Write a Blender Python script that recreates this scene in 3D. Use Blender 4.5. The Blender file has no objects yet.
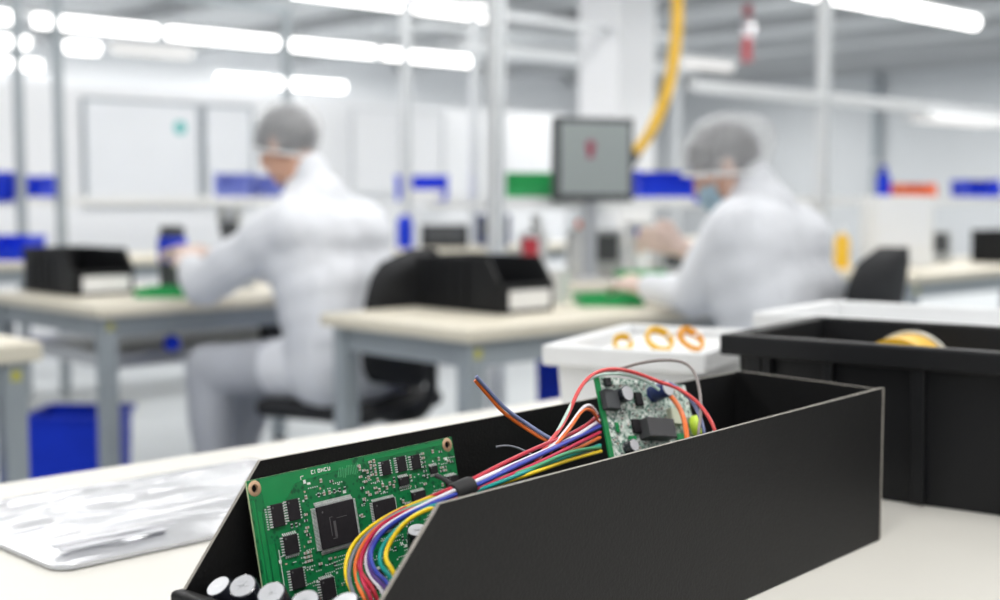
import bpy, bmesh, math, random
from mathutils import Vector, Matrix, noise, Euler
R = random.Random(7)
C = bpy.context.scene.collection
sc = bpy.context.scene
rad = math.radians

# ------------------------------------------------------------------ materials
MATS = {}
def mat(name, col, rough=.5, metal=0., bump=0., bscale=60., var=0., vscale=8., emit=0., trans=0., alpha=1., coat=0., spec=.5, stretch=None):
    if name in MATS: return MATS[name]
    m = bpy.data.materials.new(name); m.use_nodes = True
    nt = m.node_tree; b = nt.nodes['Principled BSDF']
    b.inputs['Base Color'].default_value = (*col, 1)
    b.inputs['Roughness'].default_value = rough
    b.inputs['Metallic'].default_value = metal
    b.inputs['Specular IOR Level'].default_value = spec
    if coat: b.inputs['Coat Weight'].default_value = coat
    if trans: b.inputs['Transmission Weight'].default_value = trans
    b.inputs['Alpha'].default_value = alpha
    if emit:
        b.inputs['Emission Color'].default_value = (*col, 1); b.inputs['Emission Strength'].default_value = emit
    if bump or var:
        tc = nt.nodes.new('ShaderNodeTexCoord'); mp = nt.nodes.new('ShaderNodeMapping')
        nt.links.new(tc.outputs['Object'], mp.inputs['Vector'])
        if stretch: mp.inputs['Scale'].default_value = stretch
    if bump:
        n = nt.nodes.new('ShaderNodeTexNoise'); n.inputs['Scale'].default_value = bscale; n.inputs['Detail'].default_value = 4
        bp = nt.nodes.new('ShaderNodeBump'); bp.inputs['Strength'].default_value = bump; bp.inputs['Distance'].default_value = .002
        nt.links.new(mp.outputs[0], n.inputs['Vector']); nt.links.new(n.outputs[0], bp.inputs['Height']); nt.links.new(bp.outputs[0], b.inputs['Normal'])
    if var:
        n = nt.nodes.new('ShaderNodeTexNoise'); n.inputs['Scale'].default_value = vscale; n.inputs['Detail'].default_value = 5
        rp = nt.nodes.new('ShaderNodeValToRGB')
        rp.color_ramp.elements[0].position = .3; rp.color_ramp.elements[1].position = .7
        rp.color_ramp.elements[0].color = (*[max(0, c*(1-var)) for c in col], 1); rp.color_ramp.elements[1].color = (*[min(1, c*(1+var)) for c in col], 1)
        nt.links.new(mp.outputs[0], n.inputs['Vector']); nt.links.new(n.outputs[0], rp.inputs[0]); nt.links.new(rp.outputs[0], b.inputs['Base Color'])
    MATS[name] = m; return m

laminate = mat('cream_laminate', (.73, .712, .66), .42, bump=.03, bscale=300, var=.02, vscale=3)
deskwood = mat('beige_worktop', (.74, .69, .57), .45, var=.03)
edgeband = mat('beige_edge', (.66, .60, .45), .5)
greymetal = mat('grey_powder_coat', (.36, .40, .43), .4, metal=.2, var=.04)
alu = mat('white_profile', (.72, .74, .76), .35, metal=.15, var=.03)
carton = mat('black_carton', (.009, .009, .0095), .5, bump=.18, bscale=420, var=.1, vscale=160, spec=.25)
cartonin = mat('black_carton_inside', (.012, .012, .013), .5, bump=.4, bscale=220, var=.2, vscale=60, stretch=(1, 1, 4))
cutedge = mat('grey_board_edge', (.30, .28, .25), .7, bump=.3, bscale=500, var=.12, vscale=200)
blackpl = mat('black_plastic', (.014, .015, .017), .38, bump=.05, bscale=300, var=.1)
binblack = mat('black_bin_plastic', (.008, .0085, .010), .45, bump=.05, bscale=200, var=.1, spec=.3)
darkgrey = mat('dark_grey_plastic', (.06, .065, .07), .5, var=.08)
whitepl = mat('white_plastic', (.80, .81, .82), .35, var=.015)
offwhite = mat('white_panel', (.80, .82, .85), .5, var=.02, vscale=2)
bluepl = mat('blue_plastic', (.005, .038, .62), .45, var=.06, spec=.25)
greenpl = mat('green_plastic', (.015, .36, .10), .5, var=.06)
orangepl = mat('orange_plastic', (.85, .16, .03), .45, var=.05)
yellowpl = mat('yellow_plastic', (.85, .50, .02), .4, var=.06)
redpl = mat('red_plastic', (.50, .03, .05), .4, var=.06)
labelw = mat('white_label', (.88, .88, .88), .6, var=.03, vscale=40)
silver = mat('brushed_metal', (.66, .67, .69), .3, metal=.9, var=.05)
rubber = mat('black_rubber', (.015, .015, .016), .7, var=.1)
chairfab = mat('black_chair_fabric', (.013, .014, .017), .75, bump=.3, bscale=250, var=.15, vscale=60)
coatfab = mat('white_coat_fabric', (.76, .78, .83), .8, bump=.25, bscale=40, var=.02)
trouser = mat('pale_grey_trouser_fabric', (.46, .48, .53), .85, bump=.25, bscale=40, var=.02)
skin = mat('skin', (.72, .42, .30), .55, var=.05, vscale=30)
glove = mat('pale_glove', (.74, .58, .52), .5, var=.04, vscale=30)
hairm = mat('dark_hair', (.045, .042, .048), .7, bump=.4, bscale=120, var=.2, vscale=60)
maskm = mat('pale_blue_mask', (.55, .74, .86), .8, var=.04)

def net_mat():
    m = bpy.data.materials.new('hairnet_mesh'); m.use_nodes = True; nt = m.node_tree
    b = nt.nodes['Principled BSDF']; b.inputs['Base Color'].default_value = (.84, .85, .87, 1); b.inputs['Roughness'].default_value = .8
    tc = nt.nodes.new('ShaderNodeTexCoord'); v = nt.nodes.new('ShaderNodeTexVoronoi'); v.feature = 'DISTANCE_TO_EDGE'; v.inputs['Scale'].default_value = 140
    rp = nt.nodes.new('ShaderNodeValToRGB'); rp.color_ramp.elements[0].position = .10; rp.color_ramp.elements[0].color = (.46,)*3+(1,); rp.color_ramp.elements[1].position = .22; rp.color_ramp.elements[1].color = (.08,)*3+(1,)
    nt.links.new(tc.outputs['Object'], v.inputs['Vector']); nt.links.new(v.outputs['Distance'], rp.inputs[0]); nt.links.new(rp.outputs[0], b.inputs['Alpha'])
    return m
netm = net_mat()

def lampmat(name, s):
    m = bpy.data.materials.new(name); m.use_nodes = True; nt = m.node_tree; nt.nodes.clear()
    e = nt.nodes.new('ShaderNodeEmission'); e.inputs[0].default_value = (1, .985, .96, 1); e.inputs[1].default_value = s
    o = nt.nodes.new('ShaderNodeOutputMaterial'); nt.links.new(e.outputs[0], o.inputs[0]); return m
tubem = lampmat('lit_tube', 9.0)
tubedim = lampmat('lit_tube_dim', 1.6)

def pcb_mat():
    m = bpy.data.materials.new('green_solder_mask'); m.use_nodes = True; nt = m.node_tree; b = nt.nodes['Principled BSDF']
    b.inputs['Roughness'].default_value = .28
    tc = nt.nodes.new('ShaderNodeTexCoord'); n = nt.nodes.new('ShaderNodeTexVoronoi'); n.inputs['Scale'].default_value = 230; n.distance = 'MANHATTAN'
    n2 = nt.nodes.new('ShaderNodeTexNoise'); n2.inputs['Scale'].default_value = 45; n2.inputs['Detail'].default_value = 3
    mul = nt.nodes.new('ShaderNodeMath'); mul.operation = 'MULTIPLY'
    rp = nt.nodes.new('ShaderNodeValToRGB')
    rp.color_ramp.elements[0].position = .16; rp.color_ramp.elements[0].color = (.004, .085, .032, 1)
    rp.color_ramp.elements[1].position = .30; rp.color_ramp.elements[1].color = (.008, .185, .058, 1)
    nt.links.new(tc.outputs['Object'], n.inputs['Vector']); nt.links.new(tc.outputs['Object'], n2.inputs['Vector'])
    nt.links.new(n.outputs['Distance'], mul.inputs[0]); nt.links.new(n2.outputs[0], mul.inputs[1])
    nt.links.new(mul.outputs[0], rp.inputs[0]); nt.links.new(rp.outputs[0], b.inputs['Base Color'])
    return m
pcbm = pcb_mat()
pcbplain = mat('green_copper_pour', (.012, .24, .072), .25, var=.05, vscale=60)
pcbdark = mat('dark_green_track', (.006, .13, .045), .3)
pcbedge = mat('board_edge', (.50, .58, .34), .6, var=.1, vscale=90)
copper = mat('tinned_copper_ring', (.70, .47, .30), .35, metal=.6, var=.1, vscale=90)
tin = mat('tin_pins', (.74, .75, .75), .4, metal=.25, var=.12, vscale=300)
silk = mat('white_silkscreen', (.78, .80, .76), .6)
chipm = mat('chip_package', (.016, .014, .017), .6, spec=.25, bump=.1, bscale=900, var=.15, vscale=300)
chipmark = mat('chip_marking', (.09, .085, .09), .55)
resm = mat('brown_ceramic', (.42, .31, .25), .5, var=.2, vscale=200)
resdark = mat('black_ceramic', (.025, .022, .025), .45)
pink = mat('pink_pad', (.62, .42, .34), .4, var=.15, vscale=300)
capsleeve = mat('dark_capacitor_sleeve', (.022, .024, .034), .22, coat=.5)
captop = mat('aluminium_can_top', (.62, .63, .66), .4, metal=.45, bump=.1, bscale=200)

def pale_board():
    m = bpy.data.materials.new('pale_green_board'); m.use_nodes = True; nt = m.node_tree; b = nt.nodes['Principled BSDF']; b.inputs['Roughness'].default_value = .35
    tc = nt.nodes.new('ShaderNodeTexCoord'); v = nt.nodes.new('ShaderNodeTexVoronoi'); v.inputs['Scale'].default_value = 420; v.distance = 'CHEBYCHEV'
    rp = nt.nodes.new('ShaderNodeValToRGB'); rp.color_ramp.interpolation = 'CONSTANT'
    e = rp.color_ramp.elements; e[0].position = 0; e[0].color = (.10, .20, .16, 1); e[1].position = .22; e[1].color = (.40, .52, .45, 1)
    for p, c in ((.42, (.62, .70, .64, 1)), (.6, (.16, .27, .22, 1)), (.72, (.50, .60, .54, 1)), (.86, (.78, .82, .77, 1))):
        k = e.new(p); k.color = c
    sp = nt.nodes.new('ShaderNodeSeparateColor')
    nt.links.new(tc.outputs['Object'], v.inputs['Vector']); nt.links.new(v.outputs['Color'], sp.inputs[0]); nt.links.new(sp.outputs[0], rp.inputs[0]); nt.links.new(rp.outputs[0], b.inputs['Base Color'])
    return m
palem = pale_board()

# ------------------------------------------------------------------ mesh builder
class MB:
    def __init__(s): s.bm = bmesh.new(); s.mats = []
    def mi(s, m):
        if m not in s.mats: s.mats.append(m)
        return s.mats.index(m)
    def face(s, vs, m):
        try: f = s.bm.faces.new(vs); f.material_index = s.mi(m); return f
        except ValueError: return None
    def box(s, lo, hi, m, M=None, bev=0, seg=2):
        x0, y0, z0 = lo; x1, y1, z1 = hi
        P = [(x0,y0,z0),(x1,y0,z0),(x1,y1,z0),(x0,y1,z0),(x0,y0,z1),(x1,y0,z1),(x1,y1,z1),(x0,y1,z1)]
        return s.hexa(P, m, M, bev, seg)
    def hexa(s, P, m, M=None, bev=0, seg=2):
        V = [s.bm.verts.new(M @ Vector(p) if M else p) for p in P]; i = s.mi(m); F = []
        for q in ((0,3,2,1),(4,5,6,7),(0,1,5,4),(1,2,6,5),(2,3,7,6),(3,0,4,7)):
            f = s.bm.faces.new([V[k] for k in q]); f.material_index = i; F.append(f)
        if bev:
            es = list({e for f in F for e in f.edges})
            r = bmesh.ops.bevel(s.bm, geom=es, offset=bev, segments=seg, profile=.5, affect='EDGES', clamp_overlap=True)
            for f in r['faces']: f.material_index = i
        return F
    def prism(s, poly, lo, hi, m, axis=1, M=None, capm=None):
        """extrude a 2D polygon (in the two other axes) from lo to hi along axis"""
        def p3(q, h):
            return {0: (h, q[0], q[1]), 1: (q[0], h, q[1]), 2: (q[0], q[1], h)}[axis]
        a = [s.bm.verts.new(M @ Vector(p3(q, lo)) if M else p3(q, lo)) for q in poly]
        b = [s.bm.verts.new(M @ Vector(p3(q, hi)) if M else p3(q, hi)) for q in poly]
        n = len(poly)
        s.face(a, capm or m); s.face(b[::-1], capm or m)
        for k in range(n): s.face([a[k], a[(k+1) % n], b[(k+1) % n], b[k]], m)
    def lathe(s, prof, m, M=None, n=24, mats=None):
        rings = []
        for r, z in prof:
            if r < 1e-6: rings.append([s.bm.verts.new(M @ Vector((0,0,z)) if M else (0,0,z))])
            else:
                ring = []
                for k in range(n):
                    p = Vector((r*math.cos(2*math.pi*k/n), r*math.sin(2*math.pi*k/n), z)); ring.append(s.bm.verts.new(M @ p if M else p))
                rings.append(ring)
        for j in range(len(rings)-1):
            a, b = rings[j], rings[j+1]; mm = mats[j] if mats else m
            for k in range(n):
                k2 = (k+1) % n
                if len(a) == 1 and len(b) == 1: continue
                if len(a) == 1: s.face([a[0], b[k], b[k2]], mm)
                elif len(b) == 1: s.face([a[k], a[k2], b[0]], mm)
                else: s.face([a[k], a[k2], b[k2], b[k]], mm)
    def tube(s, pts, r, m, n=10, M=None, sub=6, spline=True, r2=None, caps=None, relax=0):
        P = [Vector(p) for p in pts]
        if spline and len(P) > 2:
            P = catmull(P, sub)
            for _ in range(relax):
                P = [P[0]]+[P[i]*.5+(P[i-1]+P[i+1])*.25 for i in range(1, len(P)-1)]+[P[-1]]
        N = len(P); up = None; rings = []
        for i in range(N):
            t = (P[min(i+1, N-1)] - P[max(i-1, 0)]).normalized()
            if up is None:
                up = Vector((0,0,1)) if abs(t.z) < .9 else Vector((1,0,0))
            up = (up - t*up.dot(t)).normalized(); sd = t.cross(up)
            rr = r if r2 is None else r + (r2-r)*i/(N-1)
            ring = []
            for k in range(n):
                a = 2*math.pi*k/n; p = P[i] + up*math.cos(a)*rr + sd*math.sin(a)*rr
                ring.append(s.bm.verts.new(M @ p if M else p))
            rings.append(ring)
        for i in range(N-1):
            for k in range(n): s.face([rings[i][k], rings[i][(k+1) % n], rings[i+1][(k+1) % n], rings[i+1][k]], m)
        s.face(rings[0][::-1], caps or m); s.face(rings[-1], caps or m)
    def ball(s, c, r, m, n=16, M=None):
        c = Vector(c); prof = [(r*math.sin(math.pi*i/(n//2)) if 0 < i < n//2 else 0, -r*math.cos(math.pi*i/(n//2))) for i in range(n//2+1)]
        T = Matrix.Translation(c); s.lathe(prof, m, (M @ T) if M else T, n)
    def build(s, name, parent=None, smooth=None, loc=None):
        bmesh.ops.recalc_face_normals(s.bm, faces=s.bm.faces)
        me = bpy.data.meshes.new(name); s.bm.to_mesh(me); s.bm.free()
        for m in s.mats: me.materials.append(m)
        if smooth is not None:
            me.shade_smooth()
            try: me.set_sharp_from_angle(angle=rad(smooth))
            except Exception: pass
        o = bpy.data.objects.new(name, me); C.objects.link(o)
        if parent: o.parent = parent
        if loc is not None: o.location = loc
        return o

def catmull(P, sub):
    out = []
    for i in range(len(P)-1):
        p0 = P[i-1] if i else P[0]*2-P[1]; p1, p2 = P[i], P[i+1]; p3 = P[i+2] if i+2 < len(P) else p2*2-p1
        for k in range(sub):
            t = k/sub
            out.append(.5*((2*p1) + (p2-p0)*t + (2*p0-5*p1+4*p2-p3)*t*t + (3*p1-p0-3*p2+p3)*t**3))
    out.append(P[-1]); return out

def tag(o, label, cat, group=None):
    o['label'] = label; o['category'] = cat
    if group: o['group'] = group
    return o
def thing(name, label, cat, loc=(0,0,0), rz=0, group=None):
    o = bpy.data.objects.new(name, None); C.objects.link(o); o.location = loc; o.rotation_euler = (0,0,rz); o.empty_display_size = .05
    return tag(o, label, cat, group)
def struct(o): o['kind'] = 'structure'; return o
def copy_tree(o, parent=None):
    c = o.copy(); C.objects.link(c)
    if parent: c.parent = parent
    for ch in list(o.children): copy_tree(ch, c)
    return c
def dup(o, label, loc=None, rz=None):
    c = copy_tree(o); c['label'] = label
    if loc is not None: c.location = loc
    if rz is not None: c.rotation_euler = (0,0,rz)
    return c
def simple(name, lo, hi, m, bev=0, parent=None, M=None):
    b = MB(); b.box(lo, hi, m, M, bev); return b.build(name, parent)

# ------------------------------------------------------------------ the room
floor_m = mat('grey_vinyl_floor', (.50, .53, .55), .35, var=.04, vscale=1.2)
ceil_m = mat('grey_ceiling', (.50, .51, .52), .8, var=.05, vscale=.8)
wallw = mat('white_wall', (.84, .85, .87), .7, var=.02, vscale=.6)
wallg = mat('pale_grey_wall', (.62, .64, .66), .7, var=.03, vscale=.6)
struct(simple('floor', (-7, -7, -.1), (20.2, 17.2, 0), floor_m))
struct(simple('ceiling', (-7, -7, 3.3), (20.2, 17.2, 3.4), ceil_m))
struct(simple('wall_back', (-7, 17, 0), (20.2, 17.2, 3.3), wallw))
struct(simple('wall_right', (20, -7, 0), (20.2, 17, 3.3), wallg))
b = MB()
for k in range(14): b.box((-6.4+k*2, -6.8, 3.14), (-6.24+k*2, 16.9, 3.298), mat('ceiling_beam', (.42,.43,.44), .7))
struct(b.build('trim_1'))
struct(simple('wall_left', (-1.5, 8.8, 0), (9.2, 8.88, 1.86), wallw))
b = MB(); b.box((7.37, 6.5, 0), (7.79, 6.92, 3.3), wallw, bev=.01); struct(b.build('trim_2'))

# ------------------------------------------------------------------ lamps
def lamp(x0, x1, y, z, label, m=tubem, tubes=1):
    L = x1-x0
    t = thing('fluorescent_lamp', label, 'lamp', ((x0+x1)/2, y, z), 0, 'fluorescent lamps hanging under the ceiling')
    h = MB(); h.prism([(-.09,.045),(-.075,.09),(.075,.09),(.09,.045)], -L/2+.012, L/2-.012, whitepl, axis=0); h.build('housing', t)
    for s in ((0,) if tubes == 1 else (-1, 1)):
        c = MB(); c.tube([(-L/2+.075, s*.04, 0), (L/2-.075, s*.04, 0)], .055 if tubes == 1 else .03, m, n=14, spline=False); c.build('tube', t, 40)
    for s in (-1, 1):
        w = MB(); w.tube([(s*L*.38, 0, .09), (s*L*.38, 0, 3.3-z)], .006, silver, n=6, spline=False); w.build('hanger', t, 40)
    return t
ordn = ['first', 'second', 'third', 'fourth', 'fifth', 'sixth', 'seventh', 'eighth']
for k, (a, c) in enumerate([(4.66,5.17),(5.18,6.54),(6.55,7.95),(7.97,9.25),(9.27,10.73)]):
    lamp(a, c, 11.8, 2.7, 'lit fluorescent lamp, %s from the left in the long row across the upper left' % ordn[k])
for k, (a, c) in enumerate([(5.89,7.13),(7.14,8.11)]):
    lamp(a, c, 8.66, 2.7, 'lit fluorescent lamp, %s of the two cut by the top edge left of centre' % ('left' if k == 0 else 'right'))
for k, (a, c) in enumerate([(8.71,10.29),(10.31,11.81)]):
    lamp(a, c, 5.93, 2.7, 'lit fluorescent lamp at the top right, %s of the two above the right-hand worker' % ('left' if k == 0 else 'right'))
for k, (a, c) in enumerate([(8.76,9.63),(9.65,10.83)]):
    lamp(a, c, 14.5, 2.56, 'short lit lamp, %s of the low pair directly above the left worker\'s hairnet' % ('left' if k == 0 else 'right'))
for k, (a, c) in enumerate([(5.90,6.30),(6.31,6.64)]):
    lamp(a, c, 14.7, 2.585, 'short lit lamp at the left edge, %s of the lowest far pair' % ('left' if k == 0 else 'right'))
for k, (a, c) in enumerate([(5.1,5.72),(6.0,6.47)]):
    lamp(a, c, 12.9, 2.615, 'short lit lamp at the far left, %s of the middle pair under the long row' % ('left' if k == 0 else 'right'))
lamp(6.86, 7.97, 13.6, 2.72, 'dimmer pale lamp under the long row, right of the small far-left lamps', tubedim)
lamp(12.36, 13.65, 10.1, 2.7, 'dim pale lamp beyond the yellow hose', tubedim)

def area(name, loc, sx, sy, power, rot=(0,0,0), col=(1, .985, .96)):
    l = bpy.data.lights.new(name, 'AREA'); l.shape = 'RECTANGLE'; l.size = sx; l.size_y = sy; l.energy = power; l.color = col
    o = bpy.data.objects.new(name, l); C.objects.link(o); o.location = loc; o.rotation_euler = rot; return o
# the hall's other lamp rows (overhead, nearer than the rows in view), then added fill lights
for y in (-3.2, .2, 2.9):
    for x in (-3.0, 0.4, 3.6, 7.0): area('row_and_fill_light', (x, y, 2.68), 2.6, .16, 56 if y > 2 else 62)
for y, e_ in ((5.9, 58), (7.5, 46)):  # the farther pair is no lamp row: added to brighten the partition
    for x in (2.2, 5.2): area('row_and_fill_light', (x, y, 2.9), 2.6, .16, e_)
for x in (9.5, 13.5, 17): 
    for y in (4.5, 8.5, 13): area('row_and_fill_light', (x, y, 3.0), 2.6, .16, 135)  # fill lights added to brighten the far background, not lamps of the hall
for x in (3, 7, 11): area('row_and_fill_light', (x, 15.2, 3.0), 2.6, .16, 190)  # extra lights added to brighten the back wall

# ------------------------------------------------------------------ ceiling services
def tray(x0, x1, y, z, label):
    t = thing('cable_tray', label, 'cable tray', ((x0+x1)/2, y, z))
    L = (x1-x0)/2
    b = MB(); b.box((-L,-.15,0),(L,.15,.012), whitepl); b.box((-L,-.16,0),(L,-.145,.1), whitepl); b.box((-L,.145,0),(L,.16,.1), whitepl); b.build('tray', t)
    for s in (-.8, 0, .8):
        b = MB(); b.tube([(s*L,0,.012),(s*L,0,3.3-z)], .012, greymetal, spline=False); b.build('hanger', t)
tray(9.2, 13.2, 10.5, 2.62, 'white cable tray behind the tall white post, lower of two')
tray(9.2, 12.2, 11.05, 2.95, 'white cable tray behind the tall white post, upper of two')
def wall_pipe(name, x, y, z0, z1, r, m, label, cat):
    t = thing(name, label, cat, (x, y, 0)); b = MB(); b.tube([(0,0,z0),(0,0,z1)], r, m, spline=False, n=12); b.build('pipe', t, 40)
    for z in (z0+.3, (z0+z1)/2, z1-.3):
        b = MB(); b.tube([(0,0,z-.03),(0,0,z+.03)], r*1.25, silver, spline=False, n=12); b.build('clip', t, 40)
wall_pipe('down_pipe', 19.9, 11.75, 0, 3.3, .075, greymetal, 'dark grey pipe running up the far grey wall at the right', 'pipe')
wall_pipe('sprinkler_pipe', 11.85, 8.6, 2.55, 3.3, .05, redpl, 'red pipe drop under the ceiling right of the yellow hose', 'pipe')

# yellow hose
h = thing('air_hose', 'thick yellow hose hanging from the ceiling behind the monitor', 'hose', (4.75, 3.87, 1.285))
b = MB(); b.tube([(.02,-.02,2.015),(.015,-.02,1.2),(.012,-.02,.78),(.01,-.02,.55),(-.02,0,.3),(-.09,.04,.1),(-.16,.09,-.02)], .026, yellowpl, n=14, sub=8); b.build('hose', h, 50)
b = MB(); b.tube([(-.155,.085,-.01),(-.185,.105,-.06)], .032, darkgrey, spline=False); b.build('coupling', h, 50)

# ------------------------------------------------------------------ desks
def desk(name, label, x0, x1, y0, y1, z, rz=0, th=.035, shelf=None, legs=((0,0),(1,0),(1,1),(0,1)), lw=.055):
    cx, cy = (x0+x1)/2, (y0+y1)/2; W, D = x1-x0, y1-y0
    t = thing(name, label, 'desk', (cx, cy, 0), rz)
    b = MB(); b.box((-W/2,-D/2,z-th),(W/2,D/2,z), deskwood, bev=.006); b.build('desk_top', t)
    b = MB()
    for s in (-1, 1): b.box((-W/2+.05, s*(D/2-.06)-.02, z-th-.07), (W/2-.05, s*(D/2-.06)+.02, z-th-.001), greymetal)
    for s in (-1, 1): b.box((s*(W/2-.06)-.02, -D/2+.05, z-th-.07), (s*(W/2-.06)+.02, D/2-.05, z-th-.001), greymetal)
    b.build('frame', t)
    for (a, c) in legs:
        px = -W/2+.055 if a == 0 else W/2-.055; py = -D/2+.055 if c == 0 else D/2-.055
        b = MB(); b.box((px-lw/2, py-lw/2, .02), (px+lw/2, py+lw/2, z-th-.001), greymetal, bev=.004)
        b.tube([(px,py,0),(px,py,.022)], .022, rubber, spline=False); b.build('leg', t)
        b = MB(); b.box((px-.012, py-.0295, z-th-.045), (px+.012, py-.028, z-th-.02), mat('olive_sticker', (.52, .50, .10), .6)); b.build('sticker', t)
    if shelf:
        b = MB(); b.box((-W/2+.09,-D/2+shelf[1],shelf[0]),(W/2-.09,D/2-.05,shelf[0]+.05), silver, bev=.004); b.build('shelf', t)
    return t
dB = desk('workbench', 'beige workbench in the middle with grey legs, holding a black bin', 2.20, 3.55, 2.44, 3.09, .74)
dA = desk('workbench', 'beige workbench under the left worker\'s hands, with a blue crate beneath', 1.93, 3.25, 3.93, 4.86, .72, shelf=(.50,.12))
dL = desk('workbench', 'beige workbench end cut by the left edge, closest desk on the left', .2, 1.30, 2.93, 3.6, .74, th=.045)
dC = desk('workbench', 'cluttered beige workbench under the monitor', 3.6, 5.6, 3.42, 4.1, .74)
dR = desk('workbench', 'beige workbench at the right edge beyond the black chair', 5.0, 7.2, 2.75, 3.42, .75)
dD = desk('workbench', 'long beige workbench in front of the far white partition', 1.4, 4.6, 6.15, 6.76, .76)
dE = desk('workbench', 'long beige workbench behind the left worker\'s back', 4.7, 8.6, 6.0, 6.4, .76)
b = MB(); b.box((-.28,-.035,.52),(-.16,.035,.62), blackpl, bev=.008); o = b.build('socket_box', dA); o.location = (.35, -.30, 0)
b = MB(); b.ball((0,0,0), .03, bluepl); o = b.build('knob', dA, 60); o.location = (-.35, -.38, .575)

# post and shelf frames over the benches
def gantry(label, xs, y, zs, ztop, depth, w=.055, m=alu):
    t = thing('bench_frame', label, 'frame', (xs[0], y, 0))
    for x in xs:
        b = MB(); b.box((x-xs[0]-w/2,-w/2,0),(x-xs[0]+w/2,w/2,ztop), m, bev=.004)
        for s in (-1, 1): b.box((x-xs[0]-.006,s*w/2-.0015,.1),(x-xs[0]+.006,s*w/2+.0015,ztop-.05), greymetal)
        b.build('post', t)
    b = MB(); b.box((-w/2,-w/2,ztop),(xs[-1]-xs[0]+w/2,w/2,ztop+w), m, bev=.004); b.build('beam', t)
    if zs:
        b = MB(); b.box((-w/2, w/2, zs-.02),(xs[-1]-xs[0]+w/2, w/2+depth, zs), whitepl, bev=.003); b.box((-w/2,w/2,zs),(xs[-1]-xs[0]+w/2,w/2+.012,zs+.025), whitepl); b.build('shelf', t)
    return t
gt = gantry('tall white post frame with a shelf of coloured bins behind the monitor', (3.44, 5.69, 8.0), 3.66, 1.05, 2.5, .36)
b = MB(); b.box((1.2,-.0275,1.54),(2.22,.0275,1.595), alu, bev=.004); b.box((2.28,-.0275,1.54),(4.53,.0275,1.595), alu, bev=.004); b.build('beam', gt)
b = MB(); b.prism([(-.10,1.50),(-.06,1.54),(.06,1.54),(.10,1.50)], 3.2, 4.1, whitepl, axis=0); b.box((3.25,-.07,1.492),(4.05,.07,1.502), tubedim); b.build('task_light', gt)
gantry('slim grey post frame with a bin shelf near the left edge', (2.92, 3.14, 4.62), 6.80, 1.05, 2.2, .32, .045, greymetal)
gantry('slim post frame with a bin shelf behind the left worker', (5.42, 6.02, 8.2), 6.62, 1.05, 2.3, .32, .05, alu)

# ------------------------------------------------------------------ bins
def open_bin(name, label, cat, W, D, H, m, loc, rz=0, rim=.012, group=None, taper=.93, lab=False):
    """box bin, open on top, tapered, with a rim"""
    t = thing(name, label, cat, loc, rz, group)
    b = MB(); th = .004
    def ring(w, d, z): return [b.bm.verts.new(p) for p in ((-w/2,-d/2,z),(w/2,-d/2,z),(w/2,d/2,z),(-w/2,d/2,z))]
    rs = [ring(W*taper, D*taper, 0), ring(W, D, H), ring(W-2*th, D-2*th, H), ring(W*taper-2*th, D*taper-2*th, th)]
    b.face(rs[0][::-1], m)
    for k in range(3):
        for q in range(4): b.face([rs[k][q], rs[k][(q+1)%4], rs[k+1][(q+1)%4], rs[k+1][q]], m)
    b.face(rs[3], m); b.build('tub', t)
    b = MB()
    for (lo, hi) in (((-W/2-rim,-D/2-rim,H-.02),(W/2+rim,-D/2+.001,H)),((-W/2-rim,D/2-.001,H-.02),(W/2+rim,D/2+rim,H)),((-W/2-rim,-D/2,H-.02),(-W/2+.001,D/2,H)),((W/2-.001,-D/2,H-.02),(W/2+rim,D/2,H))): b.box(lo, hi, m, bev=.002)
    b.build('rim', t)
    if lab:
        b = MB(); b.box((-W*.3,-D/2*.985-.003,H*.3),(W*.3,-D/2*.985,H*.72), labelw); b.build('label_card', t)
    return t
def hopper(label, loc, rz, W=.2, L=.34, H=.155, m=binblack, cat='bin', lab=True, name='stacking_bin', group=None):
    """open-fronted stacking bin, its front towards local -y"""
    t = thing(name, label, cat, loc, rz, group); th = .004; q = .5*H
    side = [(0,0),(L,0),(L,H),(.17*L,H),(.035*L,q+.01),(0,q+.01)]
    for s in (-1, 1):
        b = MB(); x = s*W/2; b.prism([(p[0]-L/2,p[1]) for p in side], x-(th if s>0 else 0), x+(0 if s>0 else th), m, axis=0)
        b.box((x-.008 if s<0 else x, -L/2+.17*L, H-.018),(x if s<0 else x+.008, L/2, H), m)
        for k in range(4): b.box((x-.005 if s<0 else x, -L/2+L*(.4+.14*k), .01),(x if s<0 else x+.005, -L/2+L*(.4+.14*k)+.008, H-.018), m)
        a0, a1 = Vector((x, -L/2+.035*L, q+.01)), Vector((x, -L/2+.17*L, H))
        b.tube([a0, a1], .007, m, n=8, spline=False)
        b.build('side_wall', t)
    b = MB(); b.box((-W/2+th,L/2-th,th),(W/2-th,L/2,H), m); b.box((-W/2+th,-L/2,0),(W/2-th,L/2,th), m); b.build('back_wall', t)
    b = MB(); b.box((-W/2+th,-L/2,th),(W/2-th,-L/2+th,q), m); b.box((-W/2,-L/2-.006,q-.012),(W/2,-L/2+.006,q+.004), m, bev=.002); b.build('front_lip', t)
    if lab:
        b = MB(); b.box((-W*.36,-L/2-.0045,.012),(W*.42,-L/2-.001,q-.014), labelw)
        b.build('label_card', t)
    return t
hopper('black open-fronted bin with a white label on the middle workbench', (2.655, 2.875, .741), 0, .21, .37, .16)
hopper('black open-fronted bin with a white label on the left workbench', (2.20, 4.635, .721), 0, .235, .42, .165)
hopper('small black open-fronted bin on the workbench at the right edge', (6.30, 2.94, .751), 0, .22, .34, .16)
G = 'coloured bins on the shelves'
hopper('blue bin on the shelf between the monitor and the right worker\'s head', (4.72, 3.87, 1.051), rad(-42), .29, .30, .145, bluepl, lab=False, group=G)
hopper('green bin on the shelf left of the monitor', (3.82, 3.87, 1.051), rad(-42), .22, .30, .13, greenpl, lab=False, group=G)
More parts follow.
